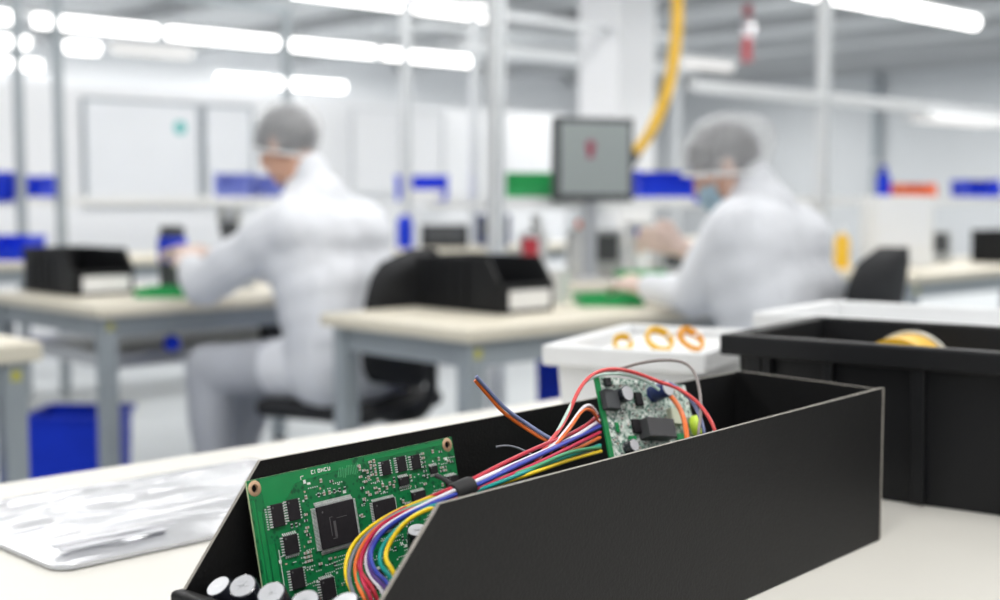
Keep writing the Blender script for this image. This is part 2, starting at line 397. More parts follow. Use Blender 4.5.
hopper('blue bin with a pale label right of the left worker\'s shoulder', (5.72, 6.82, 1.051), rad(-42), .34, .30, .17, bluepl, group=G)
hopper('blue bin on the shelf at the far right edge', (7.74, 3.87, 1.051), rad(-42), .20, .30, .13, bluepl, lab=False, group=G)
hopper('orange-red bin on the shelf at the right', (6.97, 3.87, 1.051), rad(-42), .19, .25, .10, orangepl, lab=False, group=G)
hopper('blue bin cut by the left edge on the far shelf', (2.84, 7.0, 1.051), rad(-42), .19, .28, .16, bluepl, lab=False, group=G)
hopper('small blue bin between the two slim posts at the far left', (3.11, 6.98, 1.051), rad(-42), .10, .28, .14, bluepl, lab=False, group=G)
hopper('blue bin low on the far workbench at the left edge', (2.72, 6.44, .761), rad(-42), .22, .3, .12, bluepl, lab=False, group=G)
mat('faded_blue_plastic', (.16, .20, .55), .5, var=.1)
hopper('greyish blue bin on the shelf left of the left worker\'s neck', (4.36, 7.0, 1.051), rad(-42), .20, .28, .17, MATS['faded_blue_plastic'], lab=False, group=G)
hopper('greyish blue bin half hidden by the left worker\'s neck', (4.62, 6.99, 1.051), rad(-42), .16, .28, .16, MATS['faded_blue_plastic'], lab=False, group=G)
open_bin('storage_crate', 'blue crate on the floor under the left workbench', 'crate', .30, .28, .31, bluepl, (2.09, 4.42, 0), rad(-43))
open_bin('storage_crate', 'blue crate on the floor under the desk at the left edge', 'crate', .34, .30, .40, bluepl, (1.02, 3.29, 0), 0)
open_bin('storage_crate', 'tall blue crate on the floor under the middle workbench', 'crate', .28, .24, .56, bluepl, (3.205, 2.945, 0), 0)

# boards on the partition
def board(label, x0, x1, z0, z1, y, m=offwhite, fr=greymetal):
    t = thing('notice_board', label, 'board', ((x0+x1)/2, y, z0)); W = x1-x0; H = z1-z0
    b = MB(); b.box((-W/2,-.018,0),(W/2,0,H), m); b.build('panel', t)
    b = MB()
    for lo, hi in (((-W/2-.02,-.028,-.02),(W/2+.02,0,0)),((-W/2-.02,-.028,H),(W/2+.02,0,H+.02)),((-W/2-.02,-.028,0),(-W/2,0,H)),((W/2,-.028,0),(W/2+.02,0,H))): b.box(lo, hi, fr)
    b.build('frame', t); return t
nb = board('wide white notice board on the far partition at the left', 4.25, 5.15, 1.03, 1.76, 8.795)
tealm = mat('teal_print', (.10, .50, .48), .6)
b = MB(); b.lathe([(0,-.001),(.05,-.001),(.05,.003),(0,.003)], tealm, Matrix.Translation((.30,-.019,.56)) @ Matrix.Rotation(rad(90),4,'X'), 20); b.build('round_mark', nb)
board('narrow white notice board left of the left worker\'s hairnet', 5.22, 5.62, 1.03, 1.76, 8.795)
board('white panel above the blue bin, right of the left worker', 6.62, 7.12, 1.12, 1.80, 8.795, wallw, alu)
board('narrow white panel left of the tall white post', 7.22, 7.60, .95, 1.80, 8.795, wallw, alu)

# ------------------------------------------------------------------ monitor
mo = thing('monitor', 'dark framed monitor with grey screen and a small red symbol', 'monitor', (3.87, 3.55, .74), rad(-22))
W, H = .345, .335
zc = .485
b = MB(); b.box((-W/2,-.02,zc-H/2),(W/2,.03,zc+H/2), darkgrey, bev=.006); b.box((-.12,.03,zc-.11),(.12,.055,zc+.11), darkgrey, bev=.01); b.build('casing', mo)
scr = mat('grey_screen', (.25, .28, .28), .35, emit=.22)
b = MB(); b.box((-W/2+.022,-.0225,zc-H/2+.03),(W/2-.022,-.0195,zc+H/2-.022), scr); s_ = b.build('screen', mo)
redp = mat('red_print', (.26, .03, .07), .5, emit=.15)
b = MB(); b.lathe([(0,0),(.021,.0),(.021,.0015),(0,.0015)], redp, Matrix.Translation((-.022,-.0225,zc+.055)) @ Matrix.Rotation(rad(90),4,'X'), 16)
b.box((-.036,-.024,zc+.005),(-.008,-.0225,zc+.045), redp); b.build('symbol', s_)
b = MB(); b.box((-.03,.02,.01),(.03,.045,zc-.1), silver, bev=.004); b.build('stand', mo)
b = MB(); b.box((-.11,-.09,0),(.11,.10,.012), silver, bev=.005); b.build('base', mo)

# ------------------------------------------------------------------ clutter on the benches
def bottle(label, loc, r, h, m, capm, cat='bottle', name='bottle'):
    t = thing(name, label, cat, loc)
    b = MB(); b.lathe([(0,0),(r,0),(r,h*.7),(r*.45,h*.82),(r*.4,h*.86),(0,h*.86)], m, n=18); b.build('body', t, 40)
    b = MB(); b.lathe([(0,h*.85),(r*.5,h*.85),(r*.5,h),(0,h)], capm, n=16); b.build('cap', t, 40); return t
def tub(label, loc, r, h, m, name='cup', cat='cup'):
    b = MB(); b.lathe([(0,0),(r*.82,0),(r,h),(r*.94,h),(r*.78,.006),(0,.006)], m, n=20); o = b.build(name, None, 40); o.location = loc; return tag(o, label, cat)
def device(name, label, cat, loc, rz, w, d, h, m, m2, knobs=2):
    t = thing(name, label, cat, loc, rz)
    b = MB(); b.hexa([(-w/2,-d/2,0),(w/2,-d/2,0),(w/2,d/2,0),(-w/2,d/2,0),(-w/2,-d/2*.8,h),(w/2,-d/2*.8,h),(w/2,d/2,h),(-w/2,d/2,h)], m, bev=.006); b.build('case', t)
    b = MB(); b.hexa([(-w*.4,-d/2*.97-.004,h*.3),(w*.4,-d/2*.97-.004,h*.3),(w*.4,-d/2*.94,h*.3),(-w*.4,-d/2*.94,h*.3),(-w*.4,-d/2*.84-.006,h*.9),(w*.4,-d/2*.84-.006,h*.9),(w*.4,-d/2*.82,h*.9),(-w*.4,-d/2*.82,h*.9)], m2); b.build('front_panel', t)
    for k in range(knobs):
        b = MB(); b.lathe([(0,0),(.014,0),(.012,.02),(0,.02)], m, Matrix.Translation((-w*.2+w*.4*k/max(1,knobs-1),-d/2*.99,h*.18)) @ Matrix.Rotation(rad(90),4,'X'), 14); b.build('knob', t, 40)
    return t
def mat_tray(label, loc, rz, w, d, m=greenpl):
    t = thing('parts_tray', label, 'tray', loc, rz)
    b = MB(); b.box((-w/2,-d/2,0),(w/2,d/2,.006), m); b.build('base', t)
    b = MB()
    for lo, hi in (((-w/2,-d/2,.006),(w/2,-d/2+.008,.03)),((-w/2,d/2-.008,.006),(w/2,d/2,.03)),((-w/2,-d/2+.008,.006),(-w/2+.008,d/2-.008,.03)),((w/2-.008,-d/2+.008,.006),(w/2,d/2-.008,.03))): b.box(lo, hi, m)
    b.build('rim', t); return t
mat_tray('green tray beside the right worker\'s lower hand', (3.06, 2.74, .741), rad(-40), .20, .20)
mat_tray('green tray behind the right worker\'s raised hand', (4.11, 3.50, .741), rad(-40), .20, .14)
mat_tray('green tray in front of the left worker\'s hand', (2.36, 4.22, .721), rad(-43), .22, .2)
tub('small white cup on the middle workbench beside the green tray', (2.98, 2.88, .741), .037, .105, whitepl)
bottle('white bottle on the cluttered workbench left of the monitor', (3.82, 3.82, .741), .045, .26, whitepl, whitepl)
bottle('orange topped white bottle below the monitor', (3.98, 3.72, .741), .04, .24, whitepl, orangepl)
bottle('slim blue bottle on the right shelf beside the orange bin', (6.66, 3.88, 1.051), .04, .2, bluepl, bluepl)
bottle('white bottle with blue cap between the monitor and the raised hand', (4.24, 3.62, .741), .035, .2, whitepl, bluepl)
device('soldering_station', 'grey soldering station right of the monitor, behind the raised hand', 'soldering station', (4.40, 3.56, .741), rad(-40), .13, .16, .12, mat('light_grey_case', (.5,.52,.53), .5), darkgrey)
device('test_device', 'small grey device with a dark red front left of the monitor', 'device', (3.70, 3.74, .741), rad(-40), .08, .10, .19, MATS['light_grey_case'], redpl)
device('test_device', 'black meter behind the right worker\'s raised hand', 'device', (4.22, 3.86, .741), rad(-40), .24, .14, .19, MATS['light_grey_case'], darkgrey)
device('test_device', 'white device on the cluttered workbench beside the meter', 'device', (4.54, 3.84, .741), rad(-40), .16, .16, .22, whitepl, offwhite)
device('test_device', 'white control box on the right workbench beyond the black chair', 'box', (5.62, 3.2, .751), rad(-44), .29, .22, .33, whitepl, offwhite, 0)
device('test_device', 'grey device on the right workbench beside the white control box', 'device', (6.06, 3.28, .751), rad(-44), .2, .18, .16, MATS['light_grey_case'], darkgrey)
bottle('yellow bottle left of the white control box', (5.18, 3.22, .751), .035, .19, yellowpl, whitepl)
bottle('blue bottle on the workbench behind the left worker\'s shoulder', (5.06, 6.2, .761), .05, .24, bluepl, whitepl)
device('test_device', 'black box on the workbench right of the left worker', 'device', (5.38, 6.2, .761), rad(-40), .30, .2, .14, blackpl, darkgrey)
device('test_device', 'navy box on the workbench left of the tall white post', 'device', (5.80, 6.2, .761), rad(-40), .22, .2, .2, mat('navy_plastic', (.02,.04,.16), .4), darkgrey)
# dispenser and microscope near the left worker's hand
d = thing('dispenser', 'dark dispenser with a blue band beside the left worker\'s hand', 'dispenser', (2.47, 4.41, .721), rad(-43))
b = MB(); b.lathe([(0,0),(.05,0),(.05,.11),(0,.11)], darkgrey, n=20); b.build('body', d, 40)
b = MB(); b.lathe([(.052,.11),(.055,.115),(.055,.20),(.052,.205),(0,.205)], bluepl, n=20); b.build('band', d, 40)
b = MB(); b.lathe([(0,.205),(.046,.205),(.046,.245),(.02,.25),(0,.25)], darkgrey, n=20); b.build('lid', d, 40)
m_ = thing('microscope', 'grey bench microscope between the left worker\'s hand and chest', 'microscope', (2.76, 4.48, .721), rad(-30))
b = MB(); b.box((-.09,-.12,0),(.09,.12,.03), MATS['light_grey_case'], bev=.01); b.build('base', m_)
b = MB(); b.tube([(0,.09,.03),(0,.09,.32)], .018, silver, spline=False); b.build('column', m_, 40)
b = MB(); b.box((-.035,-.08,.2),(.035,.10,.26), darkgrey, bev=.012); b.tube([(0,-.05,.2),(0,-.05,.13)], .028, darkgrey, spline=False, n=16); b.build('head', m_)
for s in (-1, 1):
    b = MB(); b.tube([(s*.03,-.03,.25),(s*.032,-.10,.32)], .016, MATS['light_grey_case'], spline=False, n=14); b.build('eyepiece', m_, 40)

# ------------------------------------------------------------------ chairs
def chair(label, loc, rz, H=.92):
    t = thing('office_chair', label, 'chair', loc, rz)   # faces local +y
    b = MB(); b.box((-.24,-.21,.375),(.24,.23,.435), chairfab, bev=.028, seg=3); b.build('seat', t, 50)
    # curved, rounded backrest
    b = MB(); nx, nz = 14, 12; front, back = [], []
    for j in range(nz+1):
        v = j/nz; z = .47+(H-.47)*v; wd = .245*(1-.0*v)*math.sqrt(max(.0, 1-abs(2*v-1)**4.5))*.9+.02
        fr, bk = [], []
        for i in range(nx+1):
            u = -1+2*i/nx; x = u*wd; y = -.235 + .055*u*u - .05*v + .015*math.sin(v*3.1)
            fr.append(b.bm.verts.new((x, y+.022*(1-abs(u)**6), z))); bk.append(b.bm.verts.new((x, y-.022*(1-abs(u)**6)-.004, z)))
        front.append(fr); back.append(bk)
    for j in range(nz):
        for i in range(nx):
            b.face([front[j][i],front[j][i+1],front[j+1][i+1],front[j+1][i]], chairfab); b.face([back[j][i+1],back[j][i],back[j+1][i],back[j+1][i+1]], chairfab)
        b.face([front[j][0],front[j+1][0],back[j+1][0],back[j][0]], chairfab); b.face([front[j+1][nx],front[j][nx],back[j][nx],back[j+1][nx]], chairfab)
    for i in range(nx):
        b.face([front[0][i+1],front[0][i],back[0][i],back[0][i+1]], chairfab); b.face([front[nz][i],front[nz][i+1],back[nz][i+1],back[nz][i]], chairfab)
    b.build('backrest', t, 60)
    b = MB(); b.tube([(0,-.02,.37),(0,-.20,.37),(0,-.285,.43),(0,-.295,.60)], .02, blackpl); b.build('back_bracket', t, 50)
    b = MB(); b.tube([(0,0,.10),(0,0,.38)], .028, silver, spline=False, n=14); b.build('gas_column', t, 40)
    for k in range(5):
        a = 2*math.pi*k/5+.3; ca, sa = math.cos(a), math.sin(a)
        b = MB(); b.tube([(.02*ca,.02*sa,.11),(.27*ca,.27*sa,.075)], .024, blackpl, spline=False, r2=.016); f = b.build('foot', t, 40)
        b = MB(); b.lathe([(0,-.012),(.03,-.012),(.03,.012),(0,.012)], rubber, Matrix.Translation((.27*ca,.27*sa,.03)) @ Matrix.Rotation(a,4,'Z') @ Matrix.Rotation(rad(90),4,'X'), 16); b.build('caster', f, 40)
    return t
fl = Vector((-.34, .94, 0)); 
chair('black fabric office chair under the left worker', (2.555, 3.40, 0), math.atan2(.34, .94), .915)
chair('black fabric office chair behind the right worker', (3.295, 2.18, 0), rad(14), .935)

# ------------------------------------------------------------------ people
def capsule(bm, a, b_, ra, rb, n=14, flat=None):
    a, b_ = Vector(a), Vector(b_); d = (b_-a); L = d.length
    q = Vector((0,0,1)).rotation_difference(d.normalized()) if L > 1e-6 else None
    prof = []
    for i in range(6): t = math.pi/2*(1-i/5); prof.append((ra*math.cos(t), -ra*math.sin(t)))
    for i in range(6): t = math.pi/2*i/5; prof.append((rb*math.cos(t), L+rb*math.sin(t)))
    rings = []
    for r, z in prof:
        ring = []
        for k in range(n):
            p = Vector((max(r,1e-4)*math.cos(2*math.pi*k/n), max(r,1e-4)*math.sin(2*math.pi*k/n), z))
            if q: p = q @ p
            ring.append(bm.verts.new(p+a))
        rings.append(ring)
    for j in range(len(rings)-1):
        for k in range(n): bm.faces.new([rings[j][k], rings[j][(k+1)%n], rings[j+1][(k+1)%n], rings[j+1][k]])
    bm.faces.new(rings[0][::-1]); bm.faces.new(rings[-1])
def ellip(bm, c, r, M3=None, n=20):
    g = bmesh.ops.create_uvsphere(bm, u_segments=n, v_segments=n//2+2, radius=1)
    for v in g['verts']:
        p = Vector((v.co.x*r[0], v.co.y*r[1], v.co.z*r[2])); v.co = (M3 @ p if M3 else p)+Vector(c)
def fuse(name, fill, voxel, m, parent, smooth=6, fold=0, fscale=9, seed=0):
    bm = bmesh.new(); fill(bm); me = bpy.data.meshes.new(name); bmesh.ops.recalc_face_normals(bm, faces=bm.faces); bm.to_mesh(me); bm.free()
    o = bpy.data.objects.new(name, me); C.objects.link(o)
    r = o.modifiers.new('r', 'REMESH'); r.mode = 'VOXEL'; r.voxel_size = voxel
    s = o.modifiers.new('s', 'SMOOTH'); s.iterations = smooth; s.factor = .5
    dg = bpy.context.evaluated_depsgraph_get(); dg.update()
    me2 = bpy.data.meshes.new_from_object(o.evaluated_get(dg)); o.modifiers.clear(); o.data = me2; me2.name = name
    me2.materials.clear(); me2.materials.append(m)
    if fold:
        me2.update()
        for v in me2.vertices:
            p = v.co; q = Vector((p.x*fscale, p.y*fscale, p.z*fscale*.55+p.x*3)) + Vector((seed,)*3)
            v.co = p + v.normal*fold*(noise.noise(q)+.5*noise.noise(q*2.1))
    me2.shade_smooth()
    if parent: o.parent = parent
    return o
def hand_fill(bm, wrist, palm, fdir, up, side, curl, k=1.1):
    """palm plus five separate bent fingers; fdir = pointing direction, up = back of the hand, side = towards the thumb"""
    w, p = Vector(wrist), Vector(palm); f, u, s = Vector(fdir).normalized(), Vector(up).normalized(), Vector(side).normalized()
    capsule(bm, w, p-f*.02, .027*k, .026*k); 
    for j in (-1, 0, 1): capsule(bm, p-f*.03+s*.016*j*k, p+f*.035*k+s*.024*j*k, .017*k, .0135*k)
    for j, L in ((1.5,.072),(.5,.082),(-.5,.076),(-1.5,.058)):
        base = p+f*.038*k+s*.0185*j*k; d = f+s*.06*j; cur = base; a = 0
        for seg, fr, rr in ((0,.45,.0088),(1,.32,.0078),(2,.23,.0070)):
            a += curl*(.7 if seg == 0 else 1.); dd = (d.normalized()*math.cos(a) - u*math.sin(a)).normalized()
            nx = cur+dd*L*fr*k; capsule(bm, cur, nx, rr*k, rr*.92*k, 10); cur = nx
    t0 = p-f*.02*k+s*.026*k; t1 = t0+(f*.55+s*.75-u*.25).normalized()*.036*k; t2 = t1+(f*.95+s*.1-u*.35).normalized()*.03*k
    capsule(bm, t0, t1, .012*k, .0095*k, 10); capsule(bm, t1, t2, .0095*k, .008*k, 10)

def person(name, label, J, fwd, face, mask, tilt, hair_r, net_grow, seed, left_hand, right_hand):
    """J: joints in world space; fwd: unit facing of the trunk; face: unit direction the face looks"""
    body_children = []
    up = Vector((0,0,1)); fwd = Vector(fwd).normalized(); rt = fwd.cross(up).normalized()
    hd = Vector(J['head']); fa = Vector(face).normalized(); fr = fa.cross(up).normalized(); fu = fr.cross(fa).normalized()
    HM = Matrix((fr, fa, fu)).transposed()      # local x right, y forward, z crown
    def hp(x, y, z): return hd + HM @ Vector((x, y, z))
    V = {k: Vector(v) for k, v in J.items()}
    def fill(bm):
        ellip(bm, hp(0,-.01,.03), (.076,.094,.092), HM); ellip(bm, hp(0,.028,-.045), (.058,.062,.066), HM)
        capsule(bm, hp(0,.055,-.088), hp(0,.062,-.09), .024, .022)                      # chin
        capsule(bm, hp(0,.088,.012), hp(0,.104,-.026), .010, .015); ellip(bm, hp(0,.093,-.03), (.019,.013,.010), HM)   # nose
        for s in (-1, 1):
            ellip(bm, hp(s*.032,.075,.026), (.024,.018,.009), HM)                      # brow
            ellip(bm, hp(s*.038,.064,-.022), (.022,.022,.020), HM)                     # cheek
            ellip(bm, hp(s*.077,-.006,-.006), (.010,.020,.032), HM); ellip(bm, hp(s*.082,-.012,.008), (.008,.016,.016), HM)   # ear
        ellip(bm, hp(0,.086,-.056), (.024,.010,.006), HM); ellip(bm, hp(0,.083,-.067), (.021,.011,.007), HM)    # lips
        capsule(bm, hp(0,-.025,-.03), V['neck'], .056, .06); capsule(bm, V['neck'], V['chest'], .06, .09)
        capsule(bm, V['sl'], V['sr'], .058, .058); capsule(bm, V['chest']-rt*.08, V['chest']+rt*.08, .115, .115)
        capsule(bm, V['chest'], V['pelvis'], .125, .125); capsule(bm, V['pelvis']-rt*.07, V['pelvis']+rt*.07, .115, .115)
        for s in 'lr':
            capsule(bm, V['s'+s], V['e'+s], .050, .041); capsule(bm, V['e'+s], V['w'+s], .040, .027)
            capsule(bm, V['h'+s], V['k'+s], .080, .056); capsule(bm, V['k'+s], V['a'+s], .055, .036)
            capsule(bm, V['a'+s]-fwd*.03-up*.02, V['a'+s]+fwd*.14-up*.045, .036, .028)
        for s, hnd in (('l', left_hand), ('r', right_hand)): hand_fill(bm, V['w'+s], *hnd)
    bo = fuse(name, fill, .0055, skin, None, 3)
    bo.data.materials.append(glove)
    for p in bo.data.polygons:
        for s in 'lr':
            e, w = V['e'+s], V['w'+s]
            if (p.center-w).dot((w-e).normalized()) > -.03 and (p.center-w).length < .24 and p.center.z > .6: p.material_index = 1
    tag(bo, label, 'person')
    eyem = mat('eye_white', (.8,.8,.8), .2); irism = mat('iris', (.05,.03,.02), .2)
    for s in (-1, 1):
        b = MB(); M = Matrix.Translation(hp(s*.032,.073,.006)) @ HM.to_4x4() @ Matrix.Rotation(rad(-90),4,'X')
        b.lathe([(0,-.012),(.008,-.010),(.0125,0),(.010,.008),(.006,.0112),(.0057,.0114),(0,.0128)], eyem, M, 16, [eyem]*4+[irism]*2); b.build('eye', bo, 60)
    # clothing
    def coat(bm):
        capsule(bm, V['neck']-up*.03-fwd*.01, V['neck']+up*.05-fwd*.008, .088, .070)
        for s in 'lr': capsule(bm, V['neck']-up*.03-fwd*.02, V['s'+s]-up*.01, .085, .090)
        capsule(bm, V['neck']-fwd*.04-up*.05, V['chest'], .11, .15)
        hb = V['chest']+up*.07-fwd*.02; capsule(bm, hb-rt*.115, hb+rt*.115, .128, .128)
        capsule(bm, V['chest']-rt*.115, V['chest']+rt*.115, .150, .150)
        for w_, r_ in ((.25,.150),(.5,.148),(.75,.152),(1,.158)):
            md = V['chest'].lerp(V['pelvis'], w_)-fwd*.012; capsule(bm, md-rt*.115, md+rt*.115, r_, r_)
        for s in 'lr':
            capsule(bm, V['s'+s], V['e'+s], .088, .074); w2 = V['w'+s]-(V['w'+s]-V['e'+s]).normalized()*.015
            capsule(bm, V['e'+s], w2, .068, .045)
            capsule(bm, V['h'+s], V['h'+s].lerp(V['k'+s], .35), .112, .105)
    c = fuse('coat', coat, .014, coatfab, bo, 5, .014, 8, seed)
    def trou(bm):
        for s in 'lr':
            capsule(bm, V['h'+s], V['k'+s], .100, .080); capsule(bm, V['k'+s], V['a'+s]+up*.03, .082, .062)
        capsule(bm, V['pelvis']-rt*.06-up*.02, V['pelvis']+rt*.06-up*.02, .115, .115)
    fuse('trousers', trou, .014, trouser, bo, 4, .012, 9, seed+5)
    for s in 'lr':
        A_ = V['a'+s]
        def shoe(bm):
            capsule(bm, A_-fwd*.035-up*.028, A_+fwd*.15-up*.04, .045, .040); capsule(bm, A_, A_-up*.03, .046, .046)
            capsule(bm, A_-fwd*.045-up*.055, A_+fwd*.16-up*.055, .022, .022)
        fuse('shoe', shoe, .009, whitepl, bo, 3)
    # hair and hairnet
    def cap(rx, ry, rz_, zc, cut, wob, name, m, back=0):
        b = MB(); n, nn = 40, 22; grid = []
        for j in range(nn+1):
            ring = []
            for k in range(n):
                a = 2*math.pi*k/n; sy = math.sin(a)
                t = (math.pi*.5+cut*(.62-.62*sy) - .12*max(0, sy))*j/nn
                d = Vector((math.sin(t)*math.cos(a), math.sin(t)*sy, math.cos(t)))
                w = 1+wob*noise.noise(d*4+Vector((seed,)*3))
                if t > math.pi*.5: w *= 1-.10*(t-math.pi*.5)
                bk = 1+back*max(0, -d.y)
                ring.append(b.bm.verts.new(hp(d.x*rx*w, -.012+d.y*ry*w*bk, zc+d.z*rz_*w)))
            grid.append(ring)
        top = grid[0]
        for j in range(nn):
            for k in range(n): b.face([grid[j][k], grid[j][(k+1)%n], grid[j+1][(k+1)%n], grid[j+1][k]], m)
        bmesh.ops.remove_doubles(b.bm, verts=b.bm.verts, dist=1e-5)
        return b.build(name, bo, 80)
    cap(.086, .108, .103, .026, .82, .02, 'hair', hairm)
    g = net_grow
    net = cap(.090*g, .113*g, .108*g, .026, .84, .05, 'hairnet', netm, back=(g-1)*1.6)
    b = MB(); pts = []
    for k in range(33):
        a = 2*math.pi*k/32; sy = math.sin(a); t = math.pi*.5+.84*(.62-.62*sy)-.12*max(0, sy); w = 1-.10*max(0, t-math.pi*.5)
        pts.append(hp(math.sin(t)*math.cos(a)*.090*g*w, -.012+math.sin(t)*sy*.113*g*w*(1+(g-1)*1.6*max(0,-math.sin(t)*sy)), .026+math.cos(t)*.108*g*w))
    b.tube(pts, .006, whitepl, n=8, sub=2); b.build('elastic_band', net, 60)
    if mask:
        b = MB(); nu, nv = 16, 8; gr = []
        for j in range(nv+1):
            v = -1+2*j/nv; row = []
            for i in range(nu+1):
                u = -1+2*i/nu; a = u*1.25
                row.append(b.bm.verts.new(hp(math.sin(a)*.076, .028+math.cos(a)*(.088-.020*abs(v)**2)-.0, -.058+v*.048*(1-.35*abs(u)))))
            gr.append(row)
        for j in range(nv):
            for i in range(nu): b.face([gr[j][i],gr[j][i+1],gr[j+1][i+1],gr[j+1][i]], maskm)
        r = bmesh.ops.solidify(b.bm, geom=list(b.bm.faces), thickness=.003)
        k_ = b.build('face_mask', bo, 60)
        for s in (-1, 1):
            b = MB(); b.tube([hp(s*.070,.045,-.03), hp(s*.085,.01,.02), hp(s*.088,-.02,.01), hp(s*.08,.03,-.07)], .0022, whitepl, n=6); b.build('ear_loop', k_, 60)
    return bo

# left worker: trunk turned a little towards -x
f = Vector((-.34,.94,0)).normalized(); r_ = Vector((f.y,-f.x,0)); U = Vector((0,0,1))
pel = Vector((2.545,3.39,.545)); ch = Vector((2.515,3.475,.87)); nk = Vector((2.478,3.535,1.105))
J = dict(pelvis=pel, chest=ch, neck=nk, head=Vector((2.436,3.595,1.242)),
  sl=ch-r_*.205+U*.115+f*.01, sr=ch+r_*.205+U*.115+f*.01,
  hl=pel-r_*.10+f*.04-U*.02, hr=pel+r_*.10+f*.04-U*.02)
J['el'] = Vector((2.20,3.74,.79)); J['wl'] = Vector((2.305,3.985,.835)); J['er'] = Vector((2.66,3.86,.80)); J['wr'] = Vector((2.45,4.07,.86))
J['kl'] = J['hl']+f*.42+Vector((-.05,0,-.02)); J['kr'] = J['hr']+f*.42-U*.03
J['al'] = J['kl']-f*.02+U*(.095-J['kl'].z); J['ar'] = J['kr']+f*.10+U*(.095-J['kr'].z)
lh = (Vector((2.325,4.06,.855)), (.15,.9,.3), (-.5,-.1,.8), (.8,-.1,.5), .45)
rh = (Vector((2.40,4.14,.885)), (-.45,.85,.15), (.3,.2,.9), (-.85,-.45,.1), .5)
person('person', 'person in white coat and hairnet seated at the left, seen from behind', J, f, Vector((-.30,.90,-.34)), False, 0, 0, 1.06, 2.3, lh, rh)
# right worker
f = Vector((-.18,.98,0)).normalized(); r_ = Vector((f.y,-f.x,0))
pel = Vector((3.245,2.15,.55)); ch = Vector((3.195,2.235,.865)); nk = Vector((3.170,2.285,1.070))
J = dict(pelvis=pel, chest=ch, neck=nk, head=Vector((3.132,2.345,1.166)),
  sl=ch-r_*.185+U*.115+f*.02, sr=ch+r_*.185+U*.115+f*.02, hl=pel-r_*.10+f*.04-U*.02, hr=pel+r_*.10+f*.04-U*.02)
J['el'] = Vector((3.00,2.35,.795)); J['wl'] = Vector((3.035,2.55,.80)); J['er'] = Vector((3.40,2.45,.83)); J['wr'] = Vector((3.275,2.585,.905))
J['kl'] = J['hl']+f*.42-U*.03; J['kr'] = J['hr']+f*.42-U*.03
J['al'] = J['kl']+f*.03+U*(.095-J['kl'].z); J['ar'] = J['kr']-f*.05+U*(.095-J['kr'].z)
lh = (Vector((3.04,2.625,.812)), (.12,.95,.1), (-.35,0,.93), (.9,-.1,.35), .5)
rh = (Vector((3.20,2.62,.935)), (-.70,.50,.22), (-.58,-.62,.50), (-.15,-.45,.88), .8, 1.2)
person('person', 'person in white coat, hairnet and pale mask seated at the right', J, f, Vector((-.52,.68,-.50)), True, 0, 0, 1.16, 7.7, lh, rh)

# ------------------------------------------------------------------ the near workbench
t = thing('assembly_table', 'large cream table in front carrying the black carton and bins', 'table', (1.2, .6, 0))
b = MB(); b.box((-1.5,-2.2,.712),(2.6,.868,.75), laminate, bev=.003); b.build('table_top', t)
for x in (-1.4, 2.5):
    for y in (-2.1, .78):
        b = MB(); b.box((x-.03,y-.03,.0),(x+.03,y+.03,.711), greymetal, bev=.004); b.build('leg', t)
b = MB(); b.box((-1.37,.765,.64),(2.47,.795,.711), greymetal); b.box((-1.37,-2.115,.64),(2.47,-2.085,.711), greymetal); b.build('frame', t)

# crinkled anti-static bag
t = thing('antistatic_bag', 'crinkled silvery white plastic bag lying flat at the left of the carton', 'bag', (.68, 1.225, .7505), rad(2))
bagm = mat('silver_white_film', (.62, .63, .66), .2, metal=.35, bump=.25, bscale=14, var=.05, vscale=12, stretch=(1, 2.2, 1))
def bag_z(u, v):
    e = min(1, 6*min(u, 1-u, v, 1-v)); p = Vector((u*2.4+v*1.5, v*4.2, 1.7)); q = Vector((u*5, v*11+u*3, 4))
    ridge = abs(noise.noise(p)); return .0045 + e*(.011*ridge + .0035*abs(noise.noise(q)) + .006)
b = MB(); nx, ny = 90, 70; W, D = .40, .285
topv, botv = [], []
for j in range(ny+1):
    r1, r0 = [], []
    for i in range(nx+1):
        u, v = i/nx, j/ny; rx = .02
        x, y = (u-.5)*W, (v-.5)*D
        cxn, cyn = max(0, abs(x)-(W/2-rx)), max(0, abs(y)-(D/2-rx)); dd = math.hypot(cxn, cyn)
        if dd > rx: x = math.copysign(W/2-rx+cxn*rx/dd, x); y = math.copysign(D/2-rx+cyn*rx/dd, y)
        r1.append(b.bm.verts.new((x, y, bag_z(u, v)))); r0.append(b.bm.verts.new((x, y, .001)))
    topv.append(r1); botv.append(r0)
for j in range(ny):
    for i in range(nx):
        b.face([topv[j][i],topv[j][i+1],topv[j+1][i+1],topv[j+1][i]], bagm); b.face([botv[j][i+1],botv[j][i],botv[j+1][i],botv[j+1][i+1]], bagm)
for i in range(nx):
    b.face([topv[0][i+1],topv[0][i],botv[0][i],botv[0][i+1]], bagm); b.face([topv[ny][i],topv[ny][i+1],botv[ny][i+1],botv[ny][i]], bagm)
for j in range(ny):
    b.face([topv[j][0],topv[j+1][0],botv[j+1][0],botv[j][0]], bagm); b.face([topv[j+1][nx],topv[j][nx],botv[j][nx],botv[j+1][nx]], bagm)
b.build('film', t, 70)
b = MB(); b.box((-.185,-.125,.0135),(-.08,-.115,.0145), mat('grey_print', (.55,.56,.6), .5)); b.box((-.185,-.108,.0135),(-.06,-.100,.0145), MATS['grey_print']); 
b.build('print', t)

